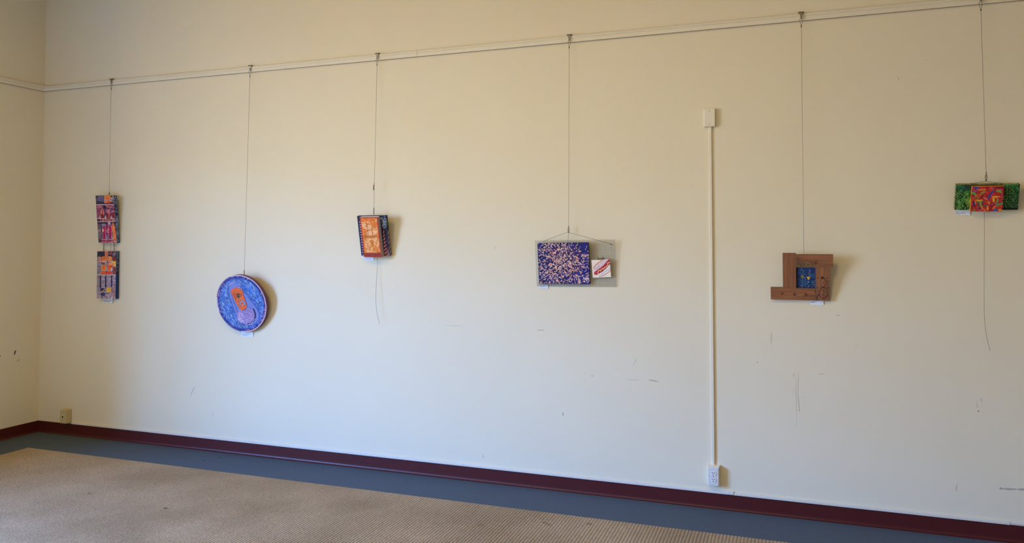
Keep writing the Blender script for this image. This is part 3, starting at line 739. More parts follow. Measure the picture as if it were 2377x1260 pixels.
p.seg(470, 1054, 700, 1056, 10, (206, 176, 180)); p.rect(340, 1060, 820, 1114, (150, 28, 62), 1, .3); p.rect(340, 1060, 470, 1114, (70, 54, 60), 1, .4); p.squiggle(26, 480, 1066, 700, 1108, 30, 6, [(210, 150, 160), (120, 16, 46)]); p.dabs(18, 700, 1066, 756, 1108, 22, 9, [(236, 130, 70), (230, 200, 180), (190, 50, 40)])
p.seg(400, 1124, 780, 1128, 18, (206, 172, 178))
p.mesh('painted_face', face_map(-w / 2, w / 2, 0, h, d + .0006), M['paint'], a1, 1.2)
q = Paint(16, 150, ((0, 0), (40, 0), (40, 400), (0, 400)), (18, 22, 62)); q.squiggle(120, 0, 0, 40, 400, 26, 3.2, [(120, 140, 178), (90, 110, 156), (150, 160, 180)])
q.mesh('painted_side', side_map(w / 2 + .0006, 0, h, 0, d), M['paint'], a1, 1.2)

Mx2 = art_matrix(.8286, -.004, 1.2315, .2, -.12, -.32)
w2, h2, d2 = .2180, .4154, .0331
a2 = thing('painted_panel', 'lower tall painted panel of orange bottles hung on chains under the red one', 'painting', mat=Mx2)
panel_body(a2, -w2 / 2, w2 / 2, 0, h2, 0, d2, M['edge_navy'])
p = Paint(108, 210, sketch_quad(Mx2, -w2 / 2, w2 / 2, 0, h2, d2, 180, 560, 8.4), (136, 120, 140))
p.mottle(np.ones_like(p.x), .5, None, .05); p.dabs(160, 370, 380, 470, 1115, 26, 6, [(170, 150, 164), (90, 80, 104), (150, 120, 134)])
p.rect(360, 180, 534, 312, (38, 34, 62), 1, .4); p.dabs(16, 400, 300, 450, 400, 40, 12, [(206, 120, 96), (180, 90, 80), (230, 160, 140)], (1.1, 2.0))
p.rect(536, 180, 572, 330, (212, 104, 54), 1, .2); p.rect(586, 180, 770, 312, (60, 42, 72), 1, .5)
p.line([(594, 196), (594, 300)], 14, (218, 86, 62)); p.line([(594, 240), (664, 238)], 12, (222, 90, 76)); p.line([(660, 200), (660, 250)], 10, (206, 80, 60)); p.ell(634, 266, 24, 18, (40, 40, 84))
p.dabs(20, 690, 200, 750, 300, 24, 7, [(150, 130, 150), (90, 70, 100), (190, 160, 170)])
p.ell(510, 340, 56, 48, (216, 112, 42)); p.ell(628, 334, 50, 44, (226, 134, 54)); p.ell(716, 346, 42, 48, (124, 34, 30)); p.dabs(14, 690, 310, 745, 380, 18, 7, [(170, 70, 70), (90, 16, 20)])
p.dabs(20, 470, 300, 560, 380, 30, 9, [(236, 140, 60), (196, 90, 30), (230, 120, 110)]); p.dabs(14, 590, 300, 680, 375, 28, 9, [(236, 150, 70), (206, 110, 40), (200, 70, 60)])
p.rect(440, 380, 572, 452, (176, 144, 162), 1, .2); p.poly([(444, 384), (570, 384), (570, 398), (470, 404)], (226, 160, 120)); p.ell(476, 420, 17, 15, (18, 12, 48)); p.rect(494, 426, 532, 449, (16, 10, 44)); p.rect(586, 390, 690, 470, (216, 130, 100), 1, .3); p.ell(594, 417, 12, 12, (20, 12, 30)); p.seg(655, 392, 652, 460, 14, (232, 180, 160))
p.poly([(680, 384), (750, 392), (748, 494), (716, 486), (686, 440)], (226, 176, 62), 1, .3); p.dabs(12, 690, 395, 745, 480, 30, 8, [(196, 120, 40), (240, 200, 110)])
p.rect(474, 462, 556, 562, (226, 112, 30), 1, .2); p.rect(584, 462, 655, 572, (230, 94, 34), 1, .2); p.poly([(636, 470), (690, 468), (690, 500), (650, 530)], (214, 64, 40))
p.line([(466, 470), (466, 566), (556, 570), (562, 470)], 11, (180, 174, 180)); p.line([(578, 500), (578, 570), (650, 580), (660, 520)], 10, (186, 182, 190)); p.ell(668, 542, 16, 30, (196, 190, 188))
p.rect(690, 498, 760, 642, (128, 58, 50), 1, .5); p.dabs(24, 690, 500, 750, 640, 22, 6, [(170, 100, 90), (90, 30, 34)])
p.rect(452, 580, 564, 640, (230, 94, 40), 1, .25); p.rect(570, 580, 664, 640, (226, 58, 44), 1, .25); p.dabs(10, 460, 590, 560, 636, 24, 8, [(236, 140, 60), (190, 40, 50)]); p.seg(566, 575, 566, 645, 9, (60, 20, 40))
p.line([(385, 656), (450, 652), (560, 660), (660, 650), (760, 656)], 13, (206, 190, 190))
p.rect(462, 664, 745, 905, (150, 134, 158), 1, .4); p.dabs(150, 455, 668, 745, 900, 20, 6, [(196, 170, 180), (100, 84, 120), (170, 130, 150), (80, 66, 110)])
for x in (449, 552, 668): p.rect(x - 12, 666, x + 12, 900, (22, 18, 62))
p.dabs(20, 680, 670, 740, 890, 24, 7, [(190, 180, 200), (60, 54, 96), (210, 180, 180)])
p.ell(486, 958, 46, 50, (22, 34, 92)); p.poly([(450, 975), (500, 962), (522, 930), (520, 970), (490, 986)], (236, 164, 56)); p.ell(608, 950, 50, 54, (214, 164, 56)); p.dabs(10, 570, 910, 650, 990, 30, 9, [(236, 190, 90), (186, 130, 40)]); p.poly([(630, 905), (668, 892), (655, 925)], (230, 140, 40))
p.dabs(50, 660, 890, 740, 1060, 24, 7, [(224, 130, 70), (120, 70, 100), (226, 190, 170), (160, 60, 50)])
p.line([(446, 980), (480, 1004), (530, 998)], 9, (206, 190, 200)); p.ell(500, 1034, 48, 32, (26, 40, 100)); p.dabs(40, 540, 1000, 700, 1060, 26, 6, [(140, 120, 150), (80, 70, 110), (190, 170, 180)], (1.0, 2.1))
p.dabs(60, 400, 1056, 740, 1118, 30, 7, [(230, 190, 180), (120, 96, 120), (236, 200, 180), (70, 50, 80)], (1.2, 1.9)); p.dabs(24, 376, 1010, 440, 1080, 40, 6, [(200, 180, 190), (80, 66, 90)], (-.5, .5))
p.seg(385, 192, 765, 190, 10, (196, 150, 140))
p.mesh('painted_face', face_map(-w2 / 2, w2 / 2, 0, h2, d2 + .0006), M['paint'], a2, 1.15)
q = Paint(16, 150, ((0, 0), (40, 0), (40, 400), (0, 400)), (16, 20, 60)); q.squiggle(70, 0, 0, 40, 170, 24, 3, [(110, 126, 160), (84, 100, 140)])
q.rect(-5, 178, 45, 405, (22, 56, 122))
for k in range(16): q.seg(6, 186 + k * 14, 40, 186 + k * 14, 5, (12, 26, 80))
q.seg(3, 170, 3, 400, 7, (12, 14, 56)); q.mesh('painted_side', side_map(w2 / 2 + .0006, 0, h2, 0, d2), M['paint'], a2, 1.15)
for px in (240.6, 264.8):
    A = at(px, 563.5, -.016); B = at(px, 583, -.016); m = MB(); iv = Mx2.inverted()
    for ph in (0, math.pi):
        pts = []
        for k in range(25):
            t = k / 24; c0 = A + (B - A) * t + .0040 * np.array([math.cos(ph + t * 15), math.sin(ph + t * 15), 0]); pts.append((iv @ Vector(c0))[:])
        m.tube(pts, .0014, 5)
    m.build('link_chain', M['steel_dark'], a2)

iv = Mx2.inverted()
for seg_ in ([(257.8, 567, -.012), (257.4, 573, -.010), (256.6, 583, -.012)], [(262.8, 691, -.0015), (262.2, 698, -.003), (261.6, 704, -.006)]):
    MB().tube([(iv @ Vector(at(*q_)))[:] for q_ in seg_], .0010, 6).build('wire_end', M['cable'], a2)

# ------------------------------------------------------------------ round drink-can painting
R3 = .2359; D3 = .034
Mx3 = art_matrix(2.3028, -.004, 1.0039, 11.04, 0, 1.53)
a3 = thing('round_painting', 'round painting of a blue drink can top with orange pull tab', 'painting', mat=Mx3)
nseg = 72
m = MB()
m.disc_y(0, R3, R3, 0, -D3, nseg)
m.build('canvas_edge', M['edge_plum'], a3)
N = 190
quad = sketch_quad(Mx3, -R3, R3, 0, 2 * R3, D3, 490, 620, 7.4125)
p = Paint(N, N, quad, (62, 104, 200))
uu, vv = np.meshgrid((np.arange(N) + .5) / N * 2 - 1, (np.arange(N) + .5) / N * 2 - 1); rr = np.hypot(uu, vv)
p.mottle(np.ones_like(p.x), .35, None, .02)
p.dabs(1500, 100, 130, 980, 1115, 50, 5, [(120, 154, 220), (34, 78, 176), (166, 192, 236), (30, 66, 160), (90, 130, 206), (196, 210, 236)], (.8, 1.3))
# sunken panel with its outline
key = [(312, 300), (340, 262), (400, 245), (455, 262), (520, 345), (600, 450), (700, 580), (790, 700), (832, 800), (826, 900), (780, 965), (690, 1000), (580, 985), (490, 920), (425, 810), (385, 690), (340, 560), (306, 420)]
p.poly(key, (120, 132, 214), .85); p.dabs(130, 320, 260, 820, 985, 36, 6, [(140, 150, 226), (110, 118, 206), (150, 140, 220), (90, 120, 214)], (.8, 1.3), 1, lambda x, y: bool(p.inside(key, p.win(x, y, x, y)).mean() > .5))
p.line(key + key[:1], 9, (44, 54, 150), .8); p.line([(318, 300), (352, 268), (410, 250)], 7, (196, 200, 240))
p.line([(360, 470), (400, 610), (440, 700), (470, 830), (510, 930)], 10, (46, 60, 160), .7)
p.ell(602, 830, 152, 142, (150, 132, 206)); p.dabs(150, 470, 700, 740, 960, 24, 7, [(176, 160, 224), (130, 112, 190), (196, 170, 222), (120, 100, 186)], (0, 3.14), 1, lambda x, y: math.hypot((x - 602) / 146, (y - 830) / 136) < 1)
p.dabs(60, 600, 690, 730, 830, 14, 6, [(84, 50, 120), (110, 76, 150), (196, 170, 220)]); p.dabs(34, 470, 780, 560, 960, 26, 8, [(214, 196, 236), (196, 176, 226)], (.9, 1.5))
p.line([(735, 720), (762, 790), (765, 850), (735, 920), (690, 958), (640, 976)], 24, (28, 28, 84)); p.line([(755, 880), (710, 950), (650, 984)], 8, (200, 190, 232))
p.line([(500, 905), (560, 962), (640, 990), (720, 985)], 14, (150, 140, 216))
tab = [(345, 425), (356, 385), (400, 355), (450, 348), (510, 362), (545, 400), (572, 480), (600, 570), (624, 650), (616, 700), (590, 732), (548, 740), (510, 722), (470, 670), (430, 600), (385, 510)]
p.poly(tab, (222, 98, 46), 1, .18); p.dabs(80, 350, 355, 615, 735, 22, 6, [(236, 120, 60), (200, 80, 40), (230, 110, 80), (206, 90, 60)], (0, 3.14), 1, lambda x, y: bool(p.inside(tab, p.win(x, y, x, y)).mean() > .6))
p.line(tab[5:12], 8, (50, 46, 110)); p.line(tab[11:] + tab[:2], 7, (196, 110, 70))
p.line([(388, 452), (412, 520), (440, 562), (500, 535), (528, 505), (520, 455)], 9, (130, 50, 40)); p.line([(388, 452), (440, 458), (520, 455)], 7, (150, 60, 44)); p.seg(424, 470, 438, 540, 10, (150, 60, 40)); p.poly([(444, 456), (500, 446), (508, 512), (470, 540), (452, 505)], (76, 72, 50), 1, .5); p.dabs(24, 446, 450, 505, 530, 16, 6, [(40, 38, 30), (104, 100, 56), (180, 84, 44), (60, 60, 40)]); p.line([(438, 562), (520, 520), (545, 500)], 7, (236, 150, 110))
p.ell(540, 640, 46, 60, (206, 90, 50)); p.ring(540, 622, 40, 40, 20, (116, 156, 222)); p.ell(540, 660, 30, 30, (226, 96, 66)); p.ring(542, 622, 50, 50, 6, (60, 60, 110), .7); p.ell(548, 656, 10, 12, (180, 150, 140)); p.ell(540, 694, 44, 26, (222, 98, 46))
# rim
ring = lambda a, b: np.clip((rr - a) / .012, 0, 1) * np.clip((b - rr) / .012, 0, 1)
p.put(ring(.885, 1.1), (34, 48, 150)); nz_ = vnoise(p.x * .02, p.y * .02, 77); p.put(ring(.885, 1.1) * (nz_ > .62), (120, 96, 176), .7); p.put(ring(.9, .96) * (vnoise(p.x * .03, p.y * .03, 78) > .72), (206, 140, 190), .8)
p.put(ring(.885, 1.1) * (vnoise(p.x * .05, p.y * .05, 79) > .66), (18, 30, 120), .8)
p.put(ring(.962, 1.2), (196, 186, 220)); p.put(ring(.962, 1.2) * (vv < -.2) * (uu < -.3), (96, 76, 140), .8); p.put(ring(.962, 1.2) * (vv > .3) * (uu < -.1), (60, 60, 140), .8); p.put(ring(.984, 1.2) * (uu > 0), (226, 216, 236), .9)
def disc_map(U_, V_):
    a = U_ * 2 - 1; b = V_ * 2 - 1                       # square to disc
    x = a * np.sqrt(np.maximum(0, 1 - b * b / 2)); z = b * np.sqrt(np.maximum(0, 1 - a * a / 2))
    return (R3 * x, np.full_like(x, -D3 - .0007), R3 - R3 * z)
# resample the picture for the disc grid
ua = (np.arange(N) + .5) / N * 2 - 1; Aa, Bb = np.meshgrid(ua, ua); xd = Aa * np.sqrt(1 - Bb ** 2 / 2); zd = Bb * np.sqrt(1 - Aa ** 2 / 2)
ii = np.clip(((xd + 1) / 2 * N).astype(int), 0, N - 1); jj = np.clip(((zd + 1) / 2 * N).astype(int), 0, N - 1); p.c = p.c[jj, ii]
p.mesh('painted_face', disc_map, M['paint'], a3, (1.12, 1.04, .80))

# ------------------------------------------------------------------ orange canvas on a wider navy canvas, like a book
Mx4 = art_matrix(3.5008, -.004, 1.6263, 13.3, 0, .2)
a4 = thing('layered_canvas', 'orange window-like canvas stacked on a wider navy striped canvas', 'painting', mat=Mx4)
bk = panel_body(a4, -.1212, .1212, 0, .309, 0, .030, M['edge_blue'], 'back_canvas')
quad = sketch_quad(Mx4, -.1212, .1212, 0, .309, .030, 800, 420, 6.3)
p = Paint(116, 148, quad, (20, 20, 56)); p.mottle(np.ones_like(p.x), .4, None, .02)
p.squiggle(26, 540, 520, 606, 690, 44, 6, [(190, 198, 220), (150, 160, 200)]); p.dabs(10, 575, 520, 615, 620, 24, 4, [(96, 80, 150)])
p.ell(621, 632, 11, 46, (96, 168, 96)); p.seg(621, 600, 625, 665, 5, (170, 210, 160))
for k in range(9):      # candy stripes
    y = 708 + k * 50; xc_ = 566 + (y - 700) * .115; hw_ = 6 + (y - 690) * .055
    hw_ = min(hw_, 27); p.poly([(xc_ - hw_, y + 20), (xc_ + hw_, y - 14), (xc_ + hw_ + 2, y + 16), (xc_ - hw_ + 2, y + 48)], (136, 18, 52)); p.poly([(xc_ - hw_ + 2, y + 48), (xc_ + hw_ + 2, y + 16), (xc_ + hw_ + 4, y + 30), (xc_ - hw_ + 4, y + 64)], (196, 184, 182))
p.dabs(16, 625, 740, 660, 1080, 40, 7, [(200, 180, 176), (130, 60, 60)], (.9, 1.3))
for k in range(14): p.ell(212 + 3.7 * k + 10, 600 + k * 37, 7, 9, (240, 214, 226))
p.seg(205, 560, 262, 1090, 14, (44, 16, 80), .5)
p.mesh('back_face', face_map(-.1212, .1212, 0, .309, .0306), M['paint'], bk, 1.0)
q = Paint(14, 120, ((0, 0), (30, 0), (30, 300), (0, 300)), (20, 16, 52))
for k in range(17): q.seg(4, 118 + k * 12, 26, 104 + k * 12, 4.5, (206, 190, 180) if k % 3 else (150, 50, 60))
q.ell(6, 50, 9, 26, (90, 160, 90)); q.mesh('striped_side', side_map(.1218, 0, .309, 0, .030), M['paint'], bk, 1.0)
fb = MB().box(-.0785, .0745, -.067, -.0312, -.001, .307).build('front_canvas', M['canvas_grey'], a4)
MB().box(-.0783, .0743, -.0668, -.0314, .307, .3076).build('bare_top_edge', M['canvas_white'], fb)
quad = sketch_quad(Mx4, -.0785, .0745, -.001, .307, .067, 800, 420, 6.3)
p = Paint(84, 168, quad, (224, 126, 38)); p.mottle(np.ones_like(p.x), .3, None, .03)
p.dabs(420, 215, 530, 545, 1060, 22, 8, [(236, 150, 56), (206, 104, 24), (240, 170, 70), (216, 116, 30), (230, 100, 40)])
PE = (242, 194, 146)
for q_ in ([(240, 602), (296, 598), (318, 640), (300, 660), (250, 640)], [(246, 640), (290, 650), (340, 690), (338, 716), (300, 700), (258, 672)], [(326, 602), (378, 602), (380, 620), (330, 622)],
           [(334, 640), (388, 636), (396, 712), (344, 714)], [(346, 724), (400, 722), (408, 792), (352, 794)], [(404, 700), (480, 688), (484, 708), (404, 718)], [(410, 724), (486, 720), (470, 760), (424, 796)], [(318, 742), (340, 742), (346, 796), (334, 790)], [(452, 560), (474, 556), (476, 590), (454, 592)]):
    p.poly(q_, PE, .9, .12)
for ln in ([(222, 622), (480, 618)], [(240, 706), (500, 704)], [(245, 738), (350, 736)]): p.line(ln, 5, (196, 96, 24), .8)
for ln in ([(330, 625), (348, 796)], [(392, 640), (408, 796)]): p.line(ln, 6, (190, 100, 40), .8)
p.poly([(252, 798), (505, 798), (510, 828), (258, 828)], (196, 116, 44), 1, .25)
for e_ in ((340, 910, 42, 76, .15), (450, 880, 40, 60, .3), (404, 965, 30, 56, .1), (480, 920, 22, 60, .1), (350, 1020, 50, 20, 0), (430, 1030, 30, 18, 0), (400, 848, 70, 14, .0)): p.ell(e_[0], e_[1], e_[2], e_[3], PE if e_[0] != 404 else (234, 184, 96), e_[4], .85)
p.dabs(130, 280, 835, 520, 1050, 24, 9, [(222, 126, 30), (224, 140, 50), (232, 166, 80), (214, 112, 20), (242, 196, 140)])
p.poly([(380, 870), (420, 860), (432, 940), (398, 960)], (206, 112, 20), .85); p.dabs(8, 385, 950, 460, 1000, 16, 8, [(230, 110, 60)])
RD = (176, 48, 28)
tlq, trq, brq, blq = [np.array(v_) for v_ in quad]
def bil(u, v): return tuple((tlq * (1 - u) + trq * u) * (1 - v) + (blq * (1 - u) + brq * u) * v)
p.line([bil(.03, 1), bil(.03, .012), bil(.97, .012), bil(.97, 1)], 15, RD); p.line([bil(.08, .9), bil(.08, .03), bil(.93, .03)], 5, (236, 120, 60), .7)
p.poly([bil(0, .895), bil(1, .895), bil(1, 1), bil(0, 1)], (158, 46, 30)); p.dabs(90, 270, 1045, 560, 1116, 16, 7, [(186, 60, 46), (130, 40, 26), (170, 50, 40), (120, 60, 30)])
p.mesh('painted_face', face_map(-.0785, .0745, -.001, .307, .0676), M['paint'], fb, (1.02, .92, .85))

# ------------------------------------------------------------------ wire grid with the speckled canvas and the hot dog
Mx5 = art_matrix(5.0583, -.004, 1.4154, 5.3, -.68, 0)
a5 = thing('wire_grid_assemblage', 'wire mesh panel carrying a speckled navy canvas and small hot dog canvas', 'artwork', mat=Mx5)
gw, gh = .5661, .3208
g = MB(); nxw, nzw = 89, 50; rw = .00040
for i in range(nxw + 1):
    x = -gw / 2 + gw * i / nxw; j = random.uniform(-.0003, .0003); g.box(x - rw + j, x + rw + j, -.0028, -.0020, random.uniform(-.003, .0), gh + random.uniform(0, .003))
for k in range(nzw + 1):
    z = gh * k / nzw; j = random.uniform(-.0003, .0003); g.box(-gw / 2 + random.uniform(-.003, 0), gw / 2 + random.uniform(0, .003), -.0020, -.0012, z - rw + j, z + rw + j)
go = g.build('wire_mesh', M['grid'], a5); go['kind'] = 'stuff'
hwv = MB().tube([(-.2262, -.0045, .3135), (-.13, -.012, .350), (-.0367, -.0375, .3801)], .0011, 6).build('hanging_wire', M['cable'], a5)
MB().tube([(-.0367, -.0375, .3801), (.10, -.020, .3400), (.2635, -.0045, .2895)], .0011, 6).build('hanging_wire', M['cable'], a5)
MB().tube([(.2500, -.0045, .2960), (.2600, -.007, .2860), (.2700, -.004, .2840)], .0014, 6).build('wire_knot', M['steel_dark'], a5)
bx = (-.2605, .1038, .0199, .3060)
nc = panel_body(a5, bx[0], bx[1], bx[2], bx[3], .0042, .0215, M['edge_blue'], 'speckled_canvas'); nc['label'] = 'navy canvas covered in radiating peach dabs'
p = Paint(240, 190, sketch_quad(Mx5, *bx, .0215, 1220, 510, 7), (20, 16, 92)); p.mottle(np.ones_like(p.x), .5, None, .02)
p.put((p.x > 860) * 1.0, (22, 20, 124), .5); p.dabs(260, 195, 375, 1045, 1040, 26, 9, [(24, 24, 140), (14, 8, 70), (40, 40, 150)])
CX, CY = 625, 690
rad = lambda x, y: math.atan2(y - CY, x - CX) + random.gauss(0, .5)
p.dabs(260, CX - 260, CY - 230, CX + 280, CY + 220, 26, 9, [(100, 18, 52), (76, 12, 60), (120, 40, 80)], rad)
PC = [(246, 200, 172), (240, 186, 160), (232, 172, 156), (248, 214, 190), (236, 190, 176), (244, 206, 160)]
def dens(x, y):
    r = math.hypot(x - CX, y - CY); pr = 1.0 if r < 120 else .74 if r < 240 else .50
    if x > 820 and y < 560: pr *= .45
    if x > 900: pr *= .7
    return random.random() < pr
p.dabs(1500, 198, 378, 1040, 1036, 22, 9, PC, rad, 1, dens)
for _ in range(22):     # little chains of dabs
    x = random.uniform(230, 1000); y = random.uniform(400, 1010); t = random.uniform(0, 6.28)
    for k in range(6):
        x2 = x + 16 * math.cos(t); y2 = y + 16 * math.sin(t); p.seg(x, y, x2, y2, 8, random.choice(PC)); x, y = x2, y2; t += random.uniform(-.7, .7)
p.dabs(300, 198, 378, 1040, 1036, 18, 8, [(16, 12, 84), (24, 20, 110), (20, 16, 70)], (0, 3.14))
p.dabs(26, 940, 940, 1030, 1010, 16, 8, [(238, 226, 220)])
p.mesh('painted_face', face_map(*bx, .0221), M['paint'], nc, (1.05, 1.0, .95))
# hot dog canvas
hx0, hx1, hz0, hz1 = -.0635, .0635, 0.0, .1217
hm = Matrix.Translation((.1884, -.0042, .0655)) @ Matrix.Rotation(math.radians(-2.5), 4, 'Y')
hd = MB().box(hx0, hx1, -.0115, 0, hz0, hz1).build('hot_dog_canvas', M['canvas_white'], a5); hd.matrix_local = hm; hd['label'] = 'small square canvas with a hot dog and mustard'
p = Paint(96, 92, sketch_quad(Mx5 @ hm, hx0, hx1, hz0, hz1, .0115, 1360, 580, 15.74), (242, 208, 192)); p.mottle(np.ones_like(p.x), .06, None, .01)
bun = [(292, 690), (305, 610), (400, 510), (520, 425), (620, 345), (780, 335), (800, 390), (600, 570), (400, 715), (330, 745)]
p.poly(bun, (206, 184, 188), 1, .15); p.line([(290, 692), (300, 620), (360, 550), (450, 475), (540, 415), (628, 345)], 24, (192, 92, 44))
low = [(470, 900), (640, 800), (900, 590), (905, 720), (800, 850), (640, 935), (490, 972)]
p.poly(low, (208, 194, 198), 1, .15); p.line([(480, 972), (560, 962), (660, 925), (780, 860), (905, 745)], 20, (196, 108, 46)); p.line([(640, 930), (760, 868), (820, 820)], 8, (190, 140, 30))
p.dabs(70, 340, 560, 620, 720, 22, 6, [(150, 120, 130), (120, 90, 110), (180, 150, 160)], (-.9, -.4), 1, lambda x, y: abs((y - 720) + (x - 380) * .80) < 60)
p.dabs(60, 440, 380, 780, 620, 14, 5, [(160, 130, 140), (206, 160, 150), (170, 150, 160)], (-1.2, -.3), 1, lambda x, y: abs((y - 700) + (x - 360) * .82) < 90)
p.dabs(50, 560, 660, 890, 900, 16, 6, [(140, 120, 136), (226, 206, 200), (170, 160, 170)], (-.9, -.4), 1, lambda x, y: 60 < (y - 850) + (x - 420) * .78 < 170)
p.line([(385, 838), (560, 730), (700, 610), (850, 440), (905, 370)], 146, (112, 18, 52)); p.line([(375, 830), (550, 712), (690, 592), (840, 424), (900, 350)], 118, (170, 26, 54)); p.ell(352, 838, 50, 70, (182, 44, 72), .5)
p.dabs(40, 380, 440, 840, 850, 26, 8, [(196, 50, 76), (140, 14, 44), (206, 80, 90)], (-.9, -.5), 1, lambda x, y: abs((y - 835) + (x - 375) * .80) < 55)
p.line([(440, 905), (448, 800), (462, 755), (500, 745), (540, 770), (560, 720), (610, 680), (650, 700), (690, 630), (730, 630), (760, 585), (810, 555), (795, 480), (840, 455), (900, 465)], 24, (246, 194, 118))
p.mesh('painted_face', face_map(hx0, hx1, hz0, hz1, .0121), M['paint'], hd, 1.22)
ck = MB(); ck.box(-.020, .026, -.0125, -.0105, hz1 - .001, hz1 + .0015)
for x_ in (-.012, .004, .018):
    ck.tube([(x_ - .008, -.006, hz1 + .001), (x_ - .004, -.010, hz1 + .013), (x_ + .004, -.008, hz1 + .010), (x_ + .008, -.006, hz1 + .001)], .0013, 6)
ck.tube([(-.012, -.008, hz1 + .010), (-.020, -.006, hz1 + .024)], .0012, 5); ck.tube([(.018, -.008, hz1 + .010), (.013, -.006, hz1 + .024)], .0012, 5); ck.tube([(-.022, -.009, hz1 + .005), (.03, -.009, hz1 + .008)], .0015, 6)
ck.build('wire_clip', M['steel_dark'], hd)

# ------------------------------------------------------------------ wooden pinwheel frame
Mx6 = art_matrix(6.5118, -.004, 1.3626, 14.2, 0, .3)
a6 = thing('pinwheel_wood_frame', 'four overlapping cedar boards around a small blue painting with burned insects', 'artwork', mat=Mx6)
def wood_board(x0, x1, z0, z1, d1, vertical, draw=None, tone=(132, 84, 54), seed=3):
    b = MB().bbox(x0, x1, -d1, 0, z0, z1, .0012, 1).build('board', M['edge_wood'], a6)
    nu = max(40, int((x1 - x0) / .0011)); nv = max(40, int((z1 - z0) / .0011))
    p = Paint(nu, nv, sketch_quad(Mx6, x0, x1, z0, z1, d1, 1770, 570, 8.4), tone)
    a_, l_ = (p.x, p.y) if vertical else (p.y, p.x)
    wv = vnoise(a_ * .010, l_ * .0022, seed) * 60
    gr = vnoise((a_ + wv) * .10, l_ * .004, seed + 1) * .5 + vnoise((a_ + wv) * .035, l_ * .002, seed + 2) * .5
    p.c *= (1 + .34 * (gr - .5))[..., None]; p.c += (gr - .5)[..., None] * np.array([20, 6, 0])
    if draw: draw(p)
    p.mesh('board_face', face_map(x0 + .0006, x1 - .0006, z0 + .0006, z1 - .0006, d1 + .0004), M['wood_paint'], b, 1.05)
    return b
BK = (58, 24, 20)
def top_draw(p):
    p.poly([(655, 270), (720, 295), (800, 312), (880, 335), (960, 345), (1020, 372), (1010, 430), (640, 430)], (112, 88, 62), .75, .2)
    p.line([(690, 285), (780, 290), (860, 288), (930, 305), (990, 330), (1060, 345), (1125, 375)], 5, BK, .8); p.squiggle(22, 655, 230, 790, 400, 70, 5, [BK, (80, 44, 34)], .8); p.squiggle(10, 970, 310, 1070, 370, 50, 4.5, [BK], .8)
    p.line([(664, 270), (690, 215), (715, 275)], 5, BK, .8); p.ell(890, 372, 16, 7, BK, 0, .8); p.line([(1040, 300), (1040, 390)], 5, BK, .8); p.line([(730, 330), (740, 405)], 9, BK, .8); p.seg(1010, 280, 1090, 290, 4, (90, 48, 36), .6)
def bot_draw(p):
    for (cx, cy, k) in ((390, 935, .8), (630, 955, 1.0), (850, 955, 1.1)):
        p.ell(cx, cy, 17 * k, 11 * k, BK, .5, .85); p.ell(cx + 18 * k, cy + 10 * k, 9 * k, 9 * k, BK, 0, .85)
        for a_ in (-2.4, -1.7, -1.0, .2, 2.0, 2.7): p.seg(cx, cy, cx + 44 * k * math.cos(a_), cy + 44 * k * math.sin(a_), 7, BK, .8)
    p.seg(1022, 875, 1022, 915, 14, BK, .8)
def right_draw(p):
    p.ring(1188, 925, 84, 112, 11, BK, .85); p.ring(1188, 925, 70, 96, 5, (80, 40, 30), .6); p.ring(1186, 720, 58, 84, 9, BK, .85); p.ell(1168, 622, 26, 26, BK, 0, .85)
    p.line([(1036, 632), (1100, 632), (1160, 622), (1240, 628), (1312, 622)], 6, BK, .8); p.line([(1220, 650), (1246, 700), (1240, 740), (1225, 775)], 12, BK, .8); p.line([(1300, 665), (1285, 700), (1262, 712)], 7, BK, .8)
    p.line([(1040, 795), (1068, 825), (1110, 820), (1140, 812)], 8, BK, .8); p.line([(1235, 815), (1280, 820), (1300, 838)], 9, BK, .8); p.line([(1100, 955), (1070, 985), (1058, 1020), (1062, 1064)], 15, BK, .85); p.line([(1290, 1000), (1275, 960)], 8, BK, .7)
    p.squiggle(26, 1140, 850, 1240, 1000, 40, 5, [(90, 44, 34), BK], .7); p.line([(1188, 830), (1190, 1000)], 5, BK, .6); p.squiggle(8, 1150, 660, 1220, 790, 40, 5, [(90, 44, 34)], .7)
wood_board(-.1077, -.0297, .0786, .3003, .0205, True, None, (134, 86, 56), 3)
wood_board(-.0289, .1817, .2110, .2930, .0195, False, top_draw, (136, 88, 58), 13)
wood_board(.0822, .1640, -.0008, .2104, .0200, True, right_draw, (140, 92, 62), 23)
wood_board(-.1808, .0816, .0005, .0780, .0205, False, bot_draw, (138, 88, 56), 33)
cb = panel_body(a6, -.0300, .0826, .0776, .2114, .0005, .0110, M['edge_blue'], 'centre_canvas')
p = Paint(90, 106, sketch_quad(Mx6, -.0300, .0826, .0776, .2114, .0110, 1770, 570, 8.4), (24, 50, 112)); p.mottle(np.ones_like(p.x), .5, None, .03)
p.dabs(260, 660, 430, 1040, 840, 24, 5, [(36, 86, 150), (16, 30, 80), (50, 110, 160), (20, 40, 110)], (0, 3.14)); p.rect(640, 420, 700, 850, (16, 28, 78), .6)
WD = [(206, 220, 226), (170, 200, 214), (120, 170, 196)]
for (x, y, r) in [(768, 448, 9), (757, 478, 11), (795, 497, 10), (785, 532, 9), (815, 558, 9), (782, 648, 9), (818, 625, 9), (892, 706, 16), (872, 740, 8), (770, 770, 10), (774, 798, 9), (896, 790, 11), (925, 768, 7), (960, 798, 9), (968, 690, 12), (1005, 715, 12), (978, 720, 10), (1018, 675, 9), (1010, 760, 10), (1020, 798, 9), (930, 548, 10), (910, 570, 9), (945, 570, 8), (975, 750, 8), (740, 782, 6), (840, 660, 6), (765, 560, 7)]: p.ell(x, y, r * .72, r * .85, random.choice(WD))
